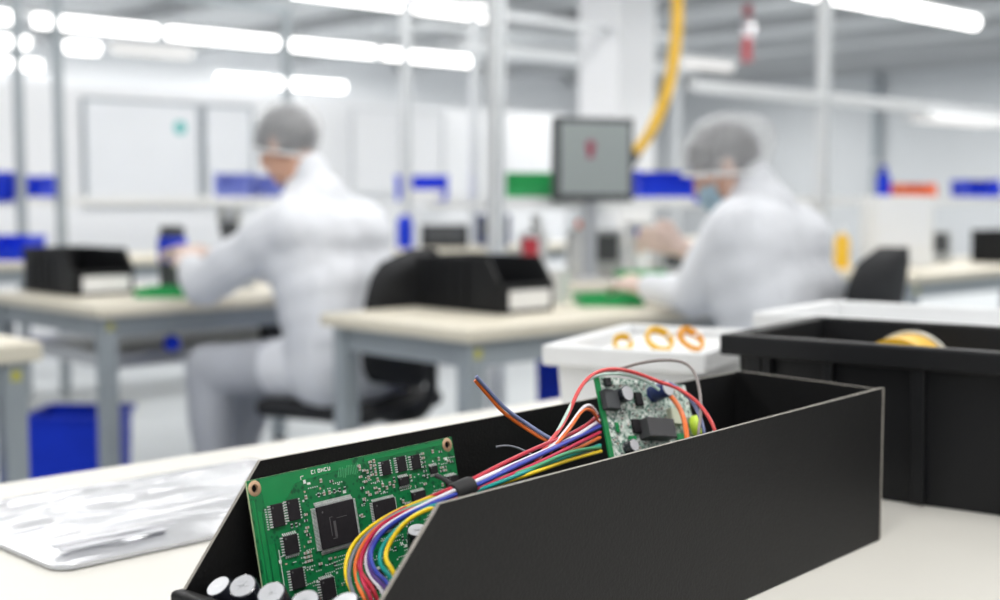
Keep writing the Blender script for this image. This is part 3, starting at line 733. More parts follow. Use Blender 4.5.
# ------------------------------------------------------------------ the black carton, local frame: a towards its open end, b towards the back, z up
TH = rad(5.2)
XM = Matrix.Translation((1.108, .641, .7505)) @ Matrix(((-math.cos(TH), -math.sin(TH), 0, 0), (-math.sin(TH), math.cos(TH), 0, 0), (0, 0, 1, 0), (0, 0, 0, 1)))
def BX(a, b_, z): return XM @ Vector((a, b_, z))
BW, BH, BL, TK = .178, .1465, .668, .003
cart = thing('open_carton', 'long black carton with a sloped open front end, full of electronics', 'carton', XM @ Vector((.33, .09, 0)))
def panel(name, poly, lo, hi, axis, m_out, m_in, cut=cutedge):
    b = MB(); b.prism(poly, lo, hi, cut, axis, None, carton)
    # rebuild in carton frame
    for v in b.bm.verts: v.co = XM @ v.co - cart.location
    return b.build(name, cart)
sidef = [(0,0),(BL,0),(BL,.082),(.606,.1443),(0,.1475)]
panel('front_panel', sidef, 0, TK, 1, carton, cartonin)
sideb = [(-.028,0),(BL,0),(BL,.069),(.604,BH),(-.028,BH-.002)]
panel('back_panel', sideb, BW-TK, BW, 1, carton, cartonin)
b = MB()   # end panel, slightly skewed like the photo's box
b.prism([(0,TK),(-.026,BW-TK),(-.026+TK,BW-TK),(TK,TK)], 0, BH-.0005, cutedge, 2)
for v in b.bm.verts: v.co = XM @ v.co - cart.location
b.bm.normal_update()
for f_ in b.bm.faces:
    if abs(f_.normal.z) < .5: f_.material_index = b.mi(carton)
b.build('end_panel', cart)
b = MB(); b.hexa([(TK,TK,0),(BL-.001,TK,0),(BL-.001,BW-TK,0),(-.022,BW-TK,0),(TK,TK,TK),(BL-.001,TK,TK),(BL-.001,BW-TK,TK),(-.022,BW-TK,TK)], carton)
for v in b.bm.verts: v.co = XM @ v.co - cart.location
b.build('floor_panel', cart)
b = MB(); b.box((BL-.004, -.004, 0), (BL+.008, BW+.004, .070), carton, bev=.0035)
for v in b.bm.verts: v.co = XM @ v.co - cart.location
b.build('front_lip', cart, 50)

b = MB(); b.box((-.0012, -.0007, .002), (.0007, .0012, .1474), cutedge)
for v in b.bm.verts: v.co = XM @ v.co - cart.location
b.build('worn_edge', cart)
# ------------------------------------------------------------------ green circuit board
SL = math.atan(.22)
pu = (XM.to_3x3() @ Vector((-1, 0, 0))).normalized()
pv = (XM.to_3x3() @ Vector((0, math.sin(SL), math.cos(SL)))).normalized()
pn = pu.cross(pv).normalized()
o0 = BX(.6208, .1395+.22*.1358, .1358)
PM = Matrix((( pu.x, pv.x, pn.x, o0.x), (pu.y, pv.y, pn.y, o0.y), (pu.z, pv.z, pn.z, o0.z), (0,0,0,1))) @ Matrix.Rotation(rad(.6), 4, 'Z')
PW, PH = .2035, .1335
pcb = bpy.data.objects.new('circuit_board', None); C.objects.link(pcb); pcb.matrix_world = PM; pcb.empty_display_size = .03
tag(pcb, 'green circuit board with black chips leaning in the open end of the carton', 'circuit board')
def mm(v): return v/1000.
b = MB()   # board with two drilled corners, built as a grid of outlines
def ringpts(cx, cy, r, n=20): return [(cx+r*math.cos(2*math.pi*k/n), cy+r*math.sin(2*math.pi*k/n)) for k in range(n)]
holes = [(mm(6), -mm(6.2)), (mm(197.3), -mm(5.6))]
T = .0016
def slab(b, z, flip):
    edges = []
    out = [b.bm.verts.new((x, y, z)) for x, y in ((0,0),(PW,0),(PW,-PH),(0,-PH))]
    for k in range(4): edges.append(b.bm.edges.new((out[k], out[(k+1)%4])))
    hs = []
    for h_ in holes:
        vs = [b.bm.verts.new((x, y, z)) for x, y in ringpts(*h_, .0029)]
        for k in range(20): edges.append(b.bm.edges.new((vs[k], vs[(k+1)%20])))
        hs.append(vs)
    r = bmesh.ops.triangle_fill(b.bm, use_beauty=True, use_dissolve=False, edges=edges)
    for g in r['geom']:
        if isinstance(g, bmesh.types.BMFace): g.material_index = b.mi(pcbm)
    return out, hs
o1, h1 = slab(b, 0, False); o2, h2 = slab(b, -T, True)
for k in range(4): b.face([o1[k], o1[(k+1)%4], o2[(k+1)%4], o2[k]], pcbedge)
for p, q in zip(h1, h2):
    for k in range(20): b.face([p[k], p[(k+1)%20], q[(k+1)%20], q[k]], pcbedge)
b.build('board', pcb)
E_ = .00012
def flat(b, u, v, w, h, m, z=E_, M=None, rot=0):
    c = Matrix.Translation((mm(u), -mm(v), 0)) @ Matrix.Rotation(rad(rot), 4, 'Z')
    b.box((-mm(w)/2, -mm(h)/2, 0), (mm(w)/2, mm(h)/2, z), m, c)
# copper pours and wide tracks
b = MB()
b.prism([(mm(x), -mm(y)) for x, y in ((11,1.2),(96,1.2),(96,6),(66,7),(40,9),(36,14),(30,19),(20,21),(12,21))], 0, .00008, pcbplain, 2)
flat(b, 150, 3.0, 84, 3.2, pcbplain); 
for u, w, h0, h1_ in ((3.2,2.2,14,132),(6.6,3.6,22,132),(12.6,5.2,46,132)): flat(b, u, (h0+h1_)/2, w, h1_-h0, pcbplain)
flat(b, 187, 30, 10, 16, pcbplain); flat(b, 183, 10.5, 14, 5, pcbplain)
b.build('copper_pour', pcb)
b = MB()
for u, h0, h1_ in ((4.7,14,132),(9.4,24,132),(16,46,132)): flat(b, u, (h0+h1_)/2, .7, h1_-h0, pcbdark, .00014)
for k in range(26):
    u = R.uniform(60, 190); v = R.uniform(60, 128); flat(b, u, v, R.uniform(4, 24), .5, pcbplain, .00014, rot=R.choice((0, 90, 45)))
for k in range(14): flat(b, 82+k*1.6, 8.5+R.uniform(-1,1), .45, 7, mat('pale_green_track', (.10,.45,.20), .3), .00014, rot=-20+k*2)
b.build('track_pattern', pcb)
for h_ in holes:
    b = MB(); n = 28
    prof = [(.0029,0),(.0029,.00025),(.0050,.00025),(.0055,0)]
    b.lathe(prof, copper, Matrix.Translation((h_[0], h_[1], 0)), n); b.lathe([(.00288,.0003),(.00288,-.0017),(.0026,-.0017),(.0026,.0003)], copper, Matrix.Translation((h_[0], h_[1], 0)), n)
    b.build('mounting_hole', pcb, 40)
# chips with pins
def chip(name, u, v, w, h, hz, pins, marks=True, pl=2.0, pitch=1.5, parent=pcb):
    b = MB(); c = Matrix.Translation((mm(u), -mm(v), 0)); W, H = mm(w), mm(h)
    b.hexa([(-W/2,-H/2,.0004),(W/2,-H/2,.0004),(W/2,H/2,.0004),(-W/2,H/2,.0004),(-W/2+.0003,-H/2+.0003,hz),(W/2-.0003,-H/2+.0003,hz),(W/2-.0003,H/2-.0003,hz),(-W/2+.0003,H/2-.0003,hz)], chipm, c, bev=.0002, seg=1)
    if marks:
        b.lathe([(0,hz),(.0008,hz),(.0008,hz+.00004),(0,hz+.00004)], chipmark, c @ Matrix.Translation((-W*.36, H*.36, 0)), 10)
    o = b.build(name, parent)
    b = MB(); l = mm(pl)
    def pin(x, y, dx, dy):
        w2 = mm(pitch)*.27
        if dx: 
            b.box((min(x, x+dx*l*.4), y-w2, hz*.5), (max(x, x+dx*l*.4), y+w2, hz*.5+.00025), tin, c)
            b.box((min(x+dx*l*.35, x+dx*l*.5), y-w2, .0001), (max(x+dx*l*.35, x+dx*l*.5), y+w2, hz*.5+.00025), tin, c)
            b.box((min(x+dx*l*.4, x+dx*l), y-w2, .0001), (max(x+dx*l*.4, x+dx*l), y+w2, .0004), tin, c)
        else:
            b.box((x-w2, min(y, y+dy*l*.4), hz*.5), (x+w2, max(y, y+dy*l*.4), hz*.5+.00025), tin, c)
            b.box((x-w2, min(y+dy*l*.35, y+dy*l*.5), .0001), (x+w2, max(y+dy*l*.35, y+dy*l*.5), hz*.5+.00025), tin, c)
            b.box((x-w2, min(y+dy*l*.4, y+dy*l), .0001), (x+w2, max(y+dy*l*.4, y+dy*l), .0004), tin, c)
    if 'v' in pins:      # pins on left and right sides
        n = max(2, int(h/pitch))
        for k in range(n):
            y = -H/2+H*(k+.5)/n; pin(-W/2, y, -1, 0); pin(W/2, y, 1, 0)
    if 'h' in pins:
        n = max(2, int(w/pitch))
        for k in range(n):
            x = -W/2+W*(k+.5)/n; pin(x, H/2, 0, 1); pin(x, -H/2, 0, -1)
    b.build('pins', o)
    return o
q = chip('processor_chip', 71.9, 44.0, 35.5, 30.5, .0026, 'vh', True, 3.4, .9)
b = MB(); c0 = Matrix.Translation((mm(71.9), -mm(44), 0))
for lo, hi in (((-.0075,.006,.0026),(-.0045,.0064,.00264)),((-.0075,-.007,.0026),(-.0068,.006,.00264)),((-.0045,-.0085,.0026),(-.0022,.003,.00264)),((-.001,.0045,.0026),(.009,.0049,.00264)),((-.0068,-.0095,.0026),(-.0025,-.0088,.00264))): b.box(lo, hi, chipmark, c0)
b.build('printed_mark', q)
for nm, u, v, w, h, hz, pins in (('logic_chip',21,27.6,10.5,16,.0018,'v'),('logic_chip',35.2,26.5,10.5,15,.0018,'v'),('driver_chip',28.3,49.6,12.5,13.5,.0020,'vh'),('logic_chip',29.3,73.5,11.5,14.5,.0018,'v'),
      ('driver_chip',53.9,86.5,12.5,15,.0030,'vh'),('memory_chip',119.5,46.5,22.5,23,.0022,'vh'),('logic_chip',127.6,12.4,9,11,.0018,'v'),('logic_chip',144.0,12.2,9.5,12,.0018,'v'),('logic_chip',159.2,13.2,9.5,11.5,.0018,'v'),
      ('diode_pack',143.4,25.4,10.5,6.4,.0022,'h'),('driver_chip',156,41,14,11,.0026,'h'),('diode_pack',177,22.3,8.5,6,.0018,'h'),('connector_block',193.5,34,12,8,.0050,'h'),('logic_chip',176,60,12,14,.0018,'v'),('logic_chip',150,70,12,16,.0018,'v'),('logic_chip',100,90,16,12,.0020,'h')):
    chip(nm, u, v, w, h, hz, pins, pitch=1.7 if w < 13 else 1.2)
# small passive components: individual parts sharing two meshes
def passive_mesh(name, w, h, z, m):
    b = MB(); b.box((-mm(w)*.3,-mm(h)/2,0),(mm(w)*.3,mm(h)/2,z), m); b.box((-mm(w)/2,-mm(h)/2,0),(-mm(w)*.28,mm(h)/2,z*.95), tin); b.box((mm(w)*.28,-mm(h)/2,0),(mm(w)/2,mm(h)/2,z*.95), tin)
    b2 = b; me = bpy.data.meshes.new(name); bmesh.ops.recalc_face_normals(b2.bm, faces=b2.bm.faces); b2.bm.to_mesh(me); b2.bm.free()
    for q_ in b2.mats: me.materials.append(q_)
    return me
res_me = passive_mesh('chip_resistor', 3.0, 1.6, .0006, resdark); cap_me = passive_mesh('chip_capacitor', 2.8, 1.7, .0010, resm)
taken = [(71.9,44,46,41),(21,27.6,16,18),(35.2,26.5,16,17),(28.3,49.6,18,18),(29.3,73.5,16,16),(53.9,86.5,18,20),(119.5,46.5,30,30),(127.6,12.4,14,12),(144,12.2,14,13),(159.2,13.2,14,13),(143.4,25.4,12,11),(156,41,16,16),(177,22.3,10,11),(193.5,34,14,13),(6,6,13,13),(197,6,13,13),(176,60,17,16),(150,70,17,18),(100,90,18,18)]
count = 0
def passive(u, v, rot=0, me=None, pad=.6):
    global count
    for (a, c, w, h) in taken:
        if abs(u-a) < w/2+pad+1 and abs(v-c) < h/2+pad+.6: return False
    me = me or R.choice((res_me, cap_me, cap_me))
    o = bpy.data.objects.new(me.name, me); C.objects.link(o); o.parent = pcb; o.location = (mm(u), -mm(v), .0001); o.rotation_euler = (0,0,rad(rot))
    if rot == 90: taken.append((u, v, 1.9, 3.2))
    else: taken.append((u, v, 3.2, 1.9))
    count += 1; return True
for k in range(7): passive(101.5+(k%2)*4.2, 6.5+k*4.1, 0)
for k in range(8): passive(113+(k%2)*4, 5.5+(k//2)*3.2, 90 if k % 3 else 0)
for k in range(9): passive(40+3.7*(k%3), 58+3.0*(k//3), 0, cap_me)
for k in range(6): passive(122+3.6*k, 24.5+(k%2)*2.6, 90)
for k in range(5): passive(134.5, 6+4*k, 90)
for k in range(5): passive(151.5, 5+4.5*k, 90)
for k in range(6): passive(168, 8+3.4*k, 0)
for k in range(5): passive(186+(k%2)*3.8, 22+2.6*(k//2), 0)
for k in range(6): passive(44.5+(k%2)*3.6, 20+5*(k//2), 90)
for k in range(4): passive(24+4*k, 37.2, 90)
for k in range(4): passive(45, 36+5*k, 0)
for k in range(6): passive(60+5*k, 20.5, 90)
tries = 0
while count < 98 and tries < 6000:
    tries += 1; passive(R.choice((R.uniform(40,200), R.uniform(95,200))), R.uniform(8, 75), R.choice((0, 90)))
# tinned pads, vias and silkscreen (surface pattern)
b = MB()
for k in range(560):
    u = R.uniform(20, 200); v = R.uniform(14, 128)
    if u < 40 and v < 22: continue
    if any(abs(u-a) < w/2+.3 and abs(v-c) < h/2+.3 for a, c, w, h in taken): continue
    if R.random() < .5: flat(b, u, v, R.uniform(.8,2.0), R.uniform(.8,1.5), R.choice((tin, tin, pink, pcbdark)))
    else:
        for j in range(R.randint(2,5)): flat(b, u+j*2.0, v, .9, .9, tin)
for k in range(12): flat(b, 58+k*2.3, 70.5-k*.15, 1.1, .9, tin)
for k in range(6): flat(b, 44+k*2.8, 79, 1.4, 1.2, tin)
for k in range(9): flat(b, 12.0, 22+k*1.7, 1.4, .8, tin)
b.build('pad_pattern', pcb)
b = MB()
for u, v, w, h in ((17.8,68,.5,34),(19.5,56,3,.4),(48,5,2.6,.5),(46.6,6.2,.5,2.4),(49.5,9.2,2.4,2.6),(53,11,3,1.6),(17.4,59,2.5,2.5)): flat(b, u, v, w, h, silk)
for k in range(6):     # a row of stencilled characters: reduced strokes, as they read at this distance
    x = 57+k*3.1; flat(b, x, 3.7, .6, 2.7, silk)
    if k != 1: flat(b, x+1, (2.6,3.7,2.6,3.7,2.6,4.8)[k], 1.6, .6, silk)
    if k in (2,3,5): flat(b, x+1.8, 3.7, .6, 2.4, silk)
    if k in (0,2,4): flat(b, x+1, 4.8, 1.6, .6, silk)
for k in range(40):
    u = R.uniform(22,198); v = R.uniform(16,120)
    if not any(abs(u-a) < w/2+.3 and abs(v-c) < h/2+.3 for a, c, w, h in taken): flat(b, u, v, R.choice((.5, 3)), R.choice((.5, 2.2)), silk)
b.build('silkscreen_lettering', pcb)

# ------------------------------------------------------------------ second, paler board standing across the carton
bu = Vector((.98508, -.05341, -.16359)); bv = Vector((.17103, .40900, .89637)); bn = bu.cross(bv).normalized()   # leans back and a little to one side
o0 = BX(.2943, .120, .1787)
QM = Matrix(((bu.x,bv.x,bn.x,o0.x),(bu.y,bv.y,bn.y,o0.y),(bu.z,bv.z,bn.z,o0.z),(0,0,0,1)))
p2 = bpy.data.objects.new('circuit_board', None); C.objects.link(p2); p2.matrix_world = QM; p2.empty_display_size = .03
tag(p2, 'pale grey-green circuit board crowded with components standing mid carton', 'circuit board')
QW, QH = .115, .171
b = MB(); b.box((0,-QH,-.0016),(QW,0,0), palem); b.box((-.0008,-QH,-.0018),(.0045,0,.0002), pcbplain); b.build('board', p2)
def q_box(name, u, v, w, h, z, m, bev=.0006):
    b = MB(); b.box((mm(u-w/2),-mm(v+h/2),0),(mm(u+w/2),-mm(v-h/2),mm(z)), m, bev=bev, seg=1); return b.build(name, p2)
q_box('connector_block', 9, 22, 16, 17, 7, darkgrey); q_box('inductor', 11.5, 5.5, 7, 7, 4, blackpl); q_box('relay', 57, 46, 34, 17, 13, mat('grey_relay', (.07,.07,.075), .5))
q_box('chip', 37, 43, 9, 12, 4, chipm); q_box('chip', 47, 18, 9, 12, 3, chipm); q_box('chip', 24, 74, 12, 9, 3, chipm); q_box('chip', 45, 70, 10, 10, 3, chipm); q_box('chip', 14, 45, 4, 9, 2, pcbplain)
q_box('chip', 30, 55, 9, 7, 2, pcbplain); q_box('varistor', 89, 32, 15, 15, 6, mat('pale_component', (.60,.63,.48), .5)); q_box('chip', 92, 52, 12, 10, 3, pcbplain)
def q_can(u, v, r, h, sleeve, label=None):
    b = MB(); M = Matrix.Translation((mm(u), -mm(v), 0)); r, h = mm(r), mm(h)
    b.lathe([(0,0),(r,0),(r,h*.12),(r*.93,h*.17),(r,h*.22),(r,h*.96),(r*.92,h),(0,h*.995)], sleeve, M, 24, [sleeve]*6+[captop]); return b.build('capacitor', p2, 40)
q_can(23, 17.6, 7.0, 12, capsleeve); q_can(68, 12, 7.4, 19, mat('blue_sleeve', (.02,.035,.14), .3)); q_can(22, 62, 5.5, 9, capsleeve)
b = MB(); b.lathe([(0,-.004),(.009,-.004),(.0105,-.002),(.0105,.002),(.009,.004),(0,.004)], mat('lime_component', (.55,.75,.05), .4), Matrix.Translation((.1115,-.041,.006)) @ Matrix.Rotation(rad(25),4,'Y'), 24); b.build('disc_capacitor', p2, 40)
b = MB(); b.box((.098,-.075,-.008),(.119,-.012,-.0064), pcbplain); b.build('daughter_board', p2)
n2 = 0; t2 = [(9,22,18,19),(11.5,5.5,9,9),(57,46,36,19),(37,43,11,14),(47,18,11,14),(24,74,14,11),(45,70,12,12),(14,45,6,11),(30,55,11,9),(89,32,17,17),(92,52,14,12),(23,17.6,15,15),(70,12,15,15),(22,62,12,12)]
for tr in range(4000):
    if n2 >= 96: break
    me = None; u, v, ro = R.uniform(7,112), R.uniform(3,85), R.choice((0,90))
    if any(abs(u-a) < w/2+1.3 and abs(v-c) < h/2+1.3 for a, c, w, h in t2): continue
    me = R.choice((res_me, cap_me, cap_me)); o = bpy.data.objects.new(me.name, me); C.objects.link(o); o.parent = p2; o.location = (mm(u), -mm(v), .0001); o.rotation_euler = (0,0,rad(ro)); o.scale = (.8,.8,1.2)
    t2.append((u, v, 2.4, 2.4)); n2 += 1
b = MB()
for k in range(700):
    u, v = R.uniform(6,113), R.uniform(2,100); flat(b, u, v, R.uniform(.5,2.2), R.uniform(.5,1.4), R.choice((tin, tin, silk, pcbdark, resdark, chipm)))
b.build('pad_pattern', p2)

# ------------------------------------------------------------------ wiring
def wcol(n, c): return mat('wire_'+n, c, .4, spec=.35)
WC = dict(red=wcol('red',(.52,.02,.045)), white=wcol('white',(.80,.78,.84)), blue=wcol('blue',(.035,.06,.42)), magenta=wcol('crimson',(.52,.012,.06)), teal=wcol('teal',(.0,.30,.27)),
  yellow=wcol('yellow',(.88,.62,.01)), yellow_outer=wcol('yellow',(.88,.62,.01)), orange=wcol('orange',(.75,.15,.02)), green=wcol('green',(.06,.34,.16)), grey=wcol('grey',(.18,.19,.22)), violet=wcol('violet',(.11,.05,.28)),
  salmon=wcol('salmon',(.66,.075,.075)), mint=wcol('mint',(.50,.68,.60)), brown=wcol('greyish_brown',(.26,.23,.22)), lilac=wcol('blue_grey',(.17,.20,.36)))
W = {
'red': [(0.6062,.055,.0766),(0.6006,.075,.083),(0.5917,.09,.0902),(0.5784,.095,.1015),(0.5675,.085,.1154),(0.56,.065,.1267),(0.5511,.045,.1363),(0.5429,.04,.1397),(0.4951,.045,.1463),(0.4346,.06,.1482),(0.3608,.085,.1455),(0.3044,.11,.1465)],
'white': [(0.604,.05,.0771),(0.6003,.065,.0816),(0.5933,.08,.0878),(0.5864,.086,.0972),(0.576,.08,.1124),(0.5705,.06,.1268),(0.5562,.042,.1357),(0.5462,.037,.1394),(0.4943,.042,.1438),(0.4336,.057,.1447),(0.3672,.08,.1438),(0.307,.106,.144)],
'blue': [(0.6035,.045,.0832),(0.6001,.06,.0859),(0.5981,.07,.0934),(0.5916,.076,.1001),(0.5836,.072,.1119),(0.5753,.058,.1233),(0.5622,.038,.136),(0.5503,.034,.1392),(0.4893,.04,.1433),(0.4172,.058,.1452),(0.3108,.102,.1399)],
'magenta': [(0.6114,.055,.0752),(0.6073,.065,.0787),(0.5996,.078,.0842),(0.5931,.085,.0941),(0.5795,.085,.1089),(0.5691,.068,.1225),(0.5596,.045,.1338),(0.5526,.031,.1394),(0.4799,.038,.1407),(0.4039,.06,.1415),(0.3161,.098,.1361)],
'teal': [(0.6048,.04,.0864),(0.6064,.05,.0938),(0.6019,.058,.0997),(0.5951,.06,.1077),(0.5857,.053,.1195),(0.572,.042,.1299),(0.5584,.03,.1399),(0.5166,.028,.1391),(0.4482,.045,.1383),(0.3266,.09,.1279)],
'yellow': [(0.6079,.035,.0913),(0.6095,.044,.1007),(0.6028,.05,.1072),(0.5932,.048,.1192),(0.581,.044,.1267),(0.5689,.036,.1336),(0.5597,.027,.1399),(0.4869,.032,.1377),(0.4271,.05,.135),(0.3306,.086,.1241)],
'yellow_outer': [(0.6069,.075,.0699),(0.6011,.09,.0775),(0.5933,.1,.0866),(0.5811,.105,.0968),(0.5692,.098,.108),(0.5621,.08,.12),(0.5524,.052,.1328),(0.5418,.042,.1379),(0.4956,.04,.145),(0.4279,.055,.1427),(0.3227,.093,.1319)],
'orange': [(0.6114,.060,.0722),(0.6073,.070,.0757),(0.5996,.083,.0812),(0.5931,.090,.0911),(0.5795,.090,.1059),(0.5691,.073,.1195),(0.5549,.036,.137),(0.5274,.03,.1372),(0.4446,.048,.138),(0.3214,.094,.1332)],
'green': [(0.6068,.06,.0705),(0.6053,.07,.0759),(0.5977,.085,.0831),(0.5866,.095,.0936),(0.5748,.09,.1078),(0.5681,.07,.122),(0.5557,.047,.1335),(0.5464,.035,.1377),(0.479,.036,.1394),(0.4212,.05,.1416),(0.3306,.087,.1272)],
'grey': [(0.6097,.07,.0703),(0.603,.085,.0756),(0.5965,.093,.086),(0.5839,.098,.0973),(0.5711,.09,.1105),(0.5644,.07,.1227),(0.5559,.045,.1345),(0.5476,.033,.1389),(0.4844,.036,.1382),(0.4101,.055,.1362),(0.3319,.085,.126)],
'violet': [(0.6033,.047,.0801),(0.6005,.062,.0829),(0.5962,.074,.0902),(0.5897,.08,.099),(0.5798,.075,.1127),(0.5715,.06,.1243),(0.5582,.04,.1357),(0.5473,.035,.1392),(0.4923,.041,.1436),(0.429,.056,.1449),(0.3096,.104,.142)],
}
har = thing('wire_harness', 'rainbow bundle of wires tied with a black strap, looping beside the green board', 'wiring harness', BX(.55, .04, .004))
def wire(name, pts, r, m, parent, n=10, sub=7):
    b = MB(); b.tube([BX(*p)-parent.location for p in pts], r, m, n=n, sub=sub, relax=14); return b.build(name, parent, 60)
PACK = dict(red=(1,4.2), white=(-2,2.9), yellow_outer=(3.6,2.2), blue=(-3.7,.3), violet=(-.8,.7), green=(2.0,-.4), grey=(4.7,-.8), magenta=(-3.2,-2.6), orange=(-.3,-2.5), teal=(-1.9,-5.0), yellow=(1.0,-5.2))
for k, (n_, pts) in enumerate(W.items()):
    pb, pz = PACK[n_]; pts = [p for p in pts if not .520 < p[0] < .572 or p[1] > .062]
    if n_ in ('yellow_outer', 'grey'): pts = [p for p in pts if p[0] > .53]+[(.48,.044,.134),(.42,.062,.130),(.33,.094,.122)]
    c_ = [(.561,.0372+pb*.00085,.1352+pz*.00085), (.547,.037+pb*.0008,.1372+pz*.0008), (.534,.0375+pb*.00085,.1386+pz*.00085)]
    i_ = next((q for q, p in enumerate(pts) if p[0] < .534 and p[1] < .062 and q > 3), len(pts)); pts = pts[:i_]+c_+pts[i_:]
    a, bb, z = pts[0]
    low = [(.575-.006*k, .030+.010*k, .0065), (a-.012, bb*.8+.008, z*.38)]
    w_ = wire('wire', low+pts, .00145, WC[n_], har); w_['label'] = n_.replace('_outer', '').replace('magenta', 'crimson')+' wire'
Lo = {
'salmon': [(0.455,.05,.141),(0.4238,.065,.1467),(0.3972,.075,.1524),(0.3724,.085,.1628),(0.3572,.09,.174),(0.33,.1,.1829),(0.2977,.105,.1866),(0.2676,.1,.1814),(0.2492,.085,.1715),(0.2458,.07,.1683),(0.2458,.05,.1585),(0.2587,.03,.1489),(0.2637,.02,.1376),(.262,.015,.11)],
'mint': [(0.45,.052,.141),(0.4154,.068,.1474),(0.3911,.078,.1559),(0.3661,.088,.1673),(0.3483,.094,.1774),(0.3194,.102,.1833),(0.2807,.104,.1807),(0.2556,.096,.1729),(.25,.085,.165)],
'white': [(.43,.06,.143),(0.3899,.075,.1506),(0.3648,.085,.1571),(0.3481,.09,.1625),(0.3324,.095,.1608),(0.3111,.105,.1505)],
'orange': [(.43,.058,.142),(0.3837,.075,.1521),(0.3609,.085,.1582),(0.3455,.09,.1605),(0.3283,.095,.1546),(0.3096,.104,.142)],
'grey': [(0.4537,.09,.1452),(0.4471,.085,.1461),(0.4441,.075,.1447),(0.4445,.065,.1416),(.44,.055,.138)]}
for n_, pts in Lo.items():
    wire('wire', pts, .0016 if n_ == 'salmon' else (.0008 if n_ == 'grey' else .0013), WC[n_], har)['label'] = n_+' wire arching out of the bundle'
# strap round the bundle
b = MB(); c1, c2 = BX(.556, .0371, .1360), BX(.538, .0374, .1382); ax = (c2-c1).normalized()
sd = ax.cross(Vector((0,0,1))).normalized(); upv = sd.cross(ax).normalized(); rings = []
for j, cc in enumerate((c1, c1.lerp(c2,.08), c1.lerp(c2,.92), c2)):
    ring = []
    for k in range(28):
        a = 2*math.pi*k/28; rr = 1.0 if j in (1, 2) else .93
        ring.append(b.bm.verts.new(cc + sd*math.cos(a)*.0064*rr + upv*math.sin(a)*.0068*rr - har.location))
    rings.append(ring)
for j in range(3):
    for k in range(28): b.face([rings[j][k], rings[j][(k+1)%28], rings[j+1][(k+1)%28], rings[j+1][k]], MATS['black_rubber'])
b.face(rings[0][::-1], MATS['black_rubber']); b.face(rings[3], MATS['black_rubber'])
st = b.build('cable_strap', har, 50)
b = MB(); b.tube([BX(.551,.043,.1405)-har.location, BX(.549,.052,.1425)-har.location, BX(.545,.062,.1425)-har.location], .0018, MATS['black_rubber'], n=8); b.build('strap_tail', st, 50)

tw = thing('twisted_wire_pair', 'orange and blue wire pair sticking up out of the carton', 'wire', BX(.41, .08, .13))
wire('wire', [(0.4438,.12,.1908),(0.4313,.115,.1761),(0.422,.11,.164),(0.4077,.1,.1516),(0.4067,.08,.1439),(0.3973,.07,.1392)], .0015, WC['orange'], tw)['label'] = 'orange wire'
wire('wire', [(0.4448,.118,.1941),(0.4301,.113,.1777),(0.4208,.108,.1663),(0.4077,.098,.155),(0.4067,.078,.1465),(0.3974,.068,.141)], .0015, WC['lilac'], tw)['label'] = 'blue wire'
for n_, lab, pts, r in (('brown','greyish brown wire arching high over the pale board', [(0.2943,.121,.176),(0.2942,.118,.1798),(0.2839,.11,.1822),(0.2652,.108,.1848),(0.2382,.1,.188),(0.219,.085,.1874),(0.2215,.07,.1812),(0.2352,.055,.1694),(0.2474,.045,.155),(0.2643,.035,.1433),(0.2748,.03,.1354),(.275,.028,.09)], .0014),
      ('orange','thick orange-red wire dropping down the pale board\'s face', [(0.2279,.092,.160),(0.2279,.088,.1567),(0.2425,.07,.1517),(0.2651,.05,.1458),(0.291,.03,.1385),(.30,.02,.105)], .0022),
      ('lilac','blue-grey wire behind the pale board beside the lime component', [(.2452,.078,.171),(0.2458,.07,.1683),(0.2411,.062,.1609),(0.2456,.05,.1517),(0.2613,.035,.1437),(0.2643,.03,.1331),(.264,.026,.09)], .0016)):
    q_ = thing('loose_wire', lab, 'wire', BX(.26, .06, .10)); wire('insulation', pts, r, WC[n_], q_)
    b = MB(); b.tube([BX(*pts[-1])-q_.location, BX(pts[-1][0], pts[-1][1], pts[-1][2]-.006)-q_.location], r*.6, copper, n=8, spline=False); b.build('copper_end', q_)

# ------------------------------------------------------------------ loose capacitors in the front of the carton
def capacitor(label, base, axis, r, h):
    q = Vector((0,0,1)).rotation_difference((XM.to_3x3() @ Vector(axis)).normalized())
    t = bpy.data.objects.new('capacitor', None); C.objects.link(t); t.empty_display_size = .01
    t.location = BX(*base); t.rotation_mode = 'QUATERNION'; t.rotation_quaternion = q
    tag(t, label, 'capacitor', 'loose capacitors in the open end of the carton')
    b = MB(); b.lathe([(0,0),(r*.9,0),(r,h*.04),(r,h*.10),(r*.92,h*.13),(r,h*.17),(r,h*.97),(r*.95,h*.995),(r*.86,h)], capsleeve, None, 28); b.build('sleeve', t, 40)
    b = MB(); b.lathe([(r*.90,h*.985),(r*.86,h*1.004),(r*.3,h*1.001),(0,h)], captop, None, 28)
    for a in (0, 60, 120): b.box((-r*.55,-.00012,h*1.0),(r*.55,.00012,h*1.0035), silver, Matrix.Rotation(rad(a),4,'Z'))
    b.build('can_top', t, 40)
    b = MB()
    for k in range(7):
        a = .5+.09*k
        b.hexa([((r+e)*math.cos(a+d), (r+e)*math.sin(a+d), z) for z in (h*.2, h*.95) for e, d in ((0,0),(.00015,0),(.00015,.09),(0,.09))], silk)
    b.build('stripe', t)
    for s in (-1, 1):
        b = MB(); b.tube([(s*r*.4,0,-.001),(s*r*.4,0,-.006)], .0006, tin, n=6, spline=False); b.build('lead', t)
    return t
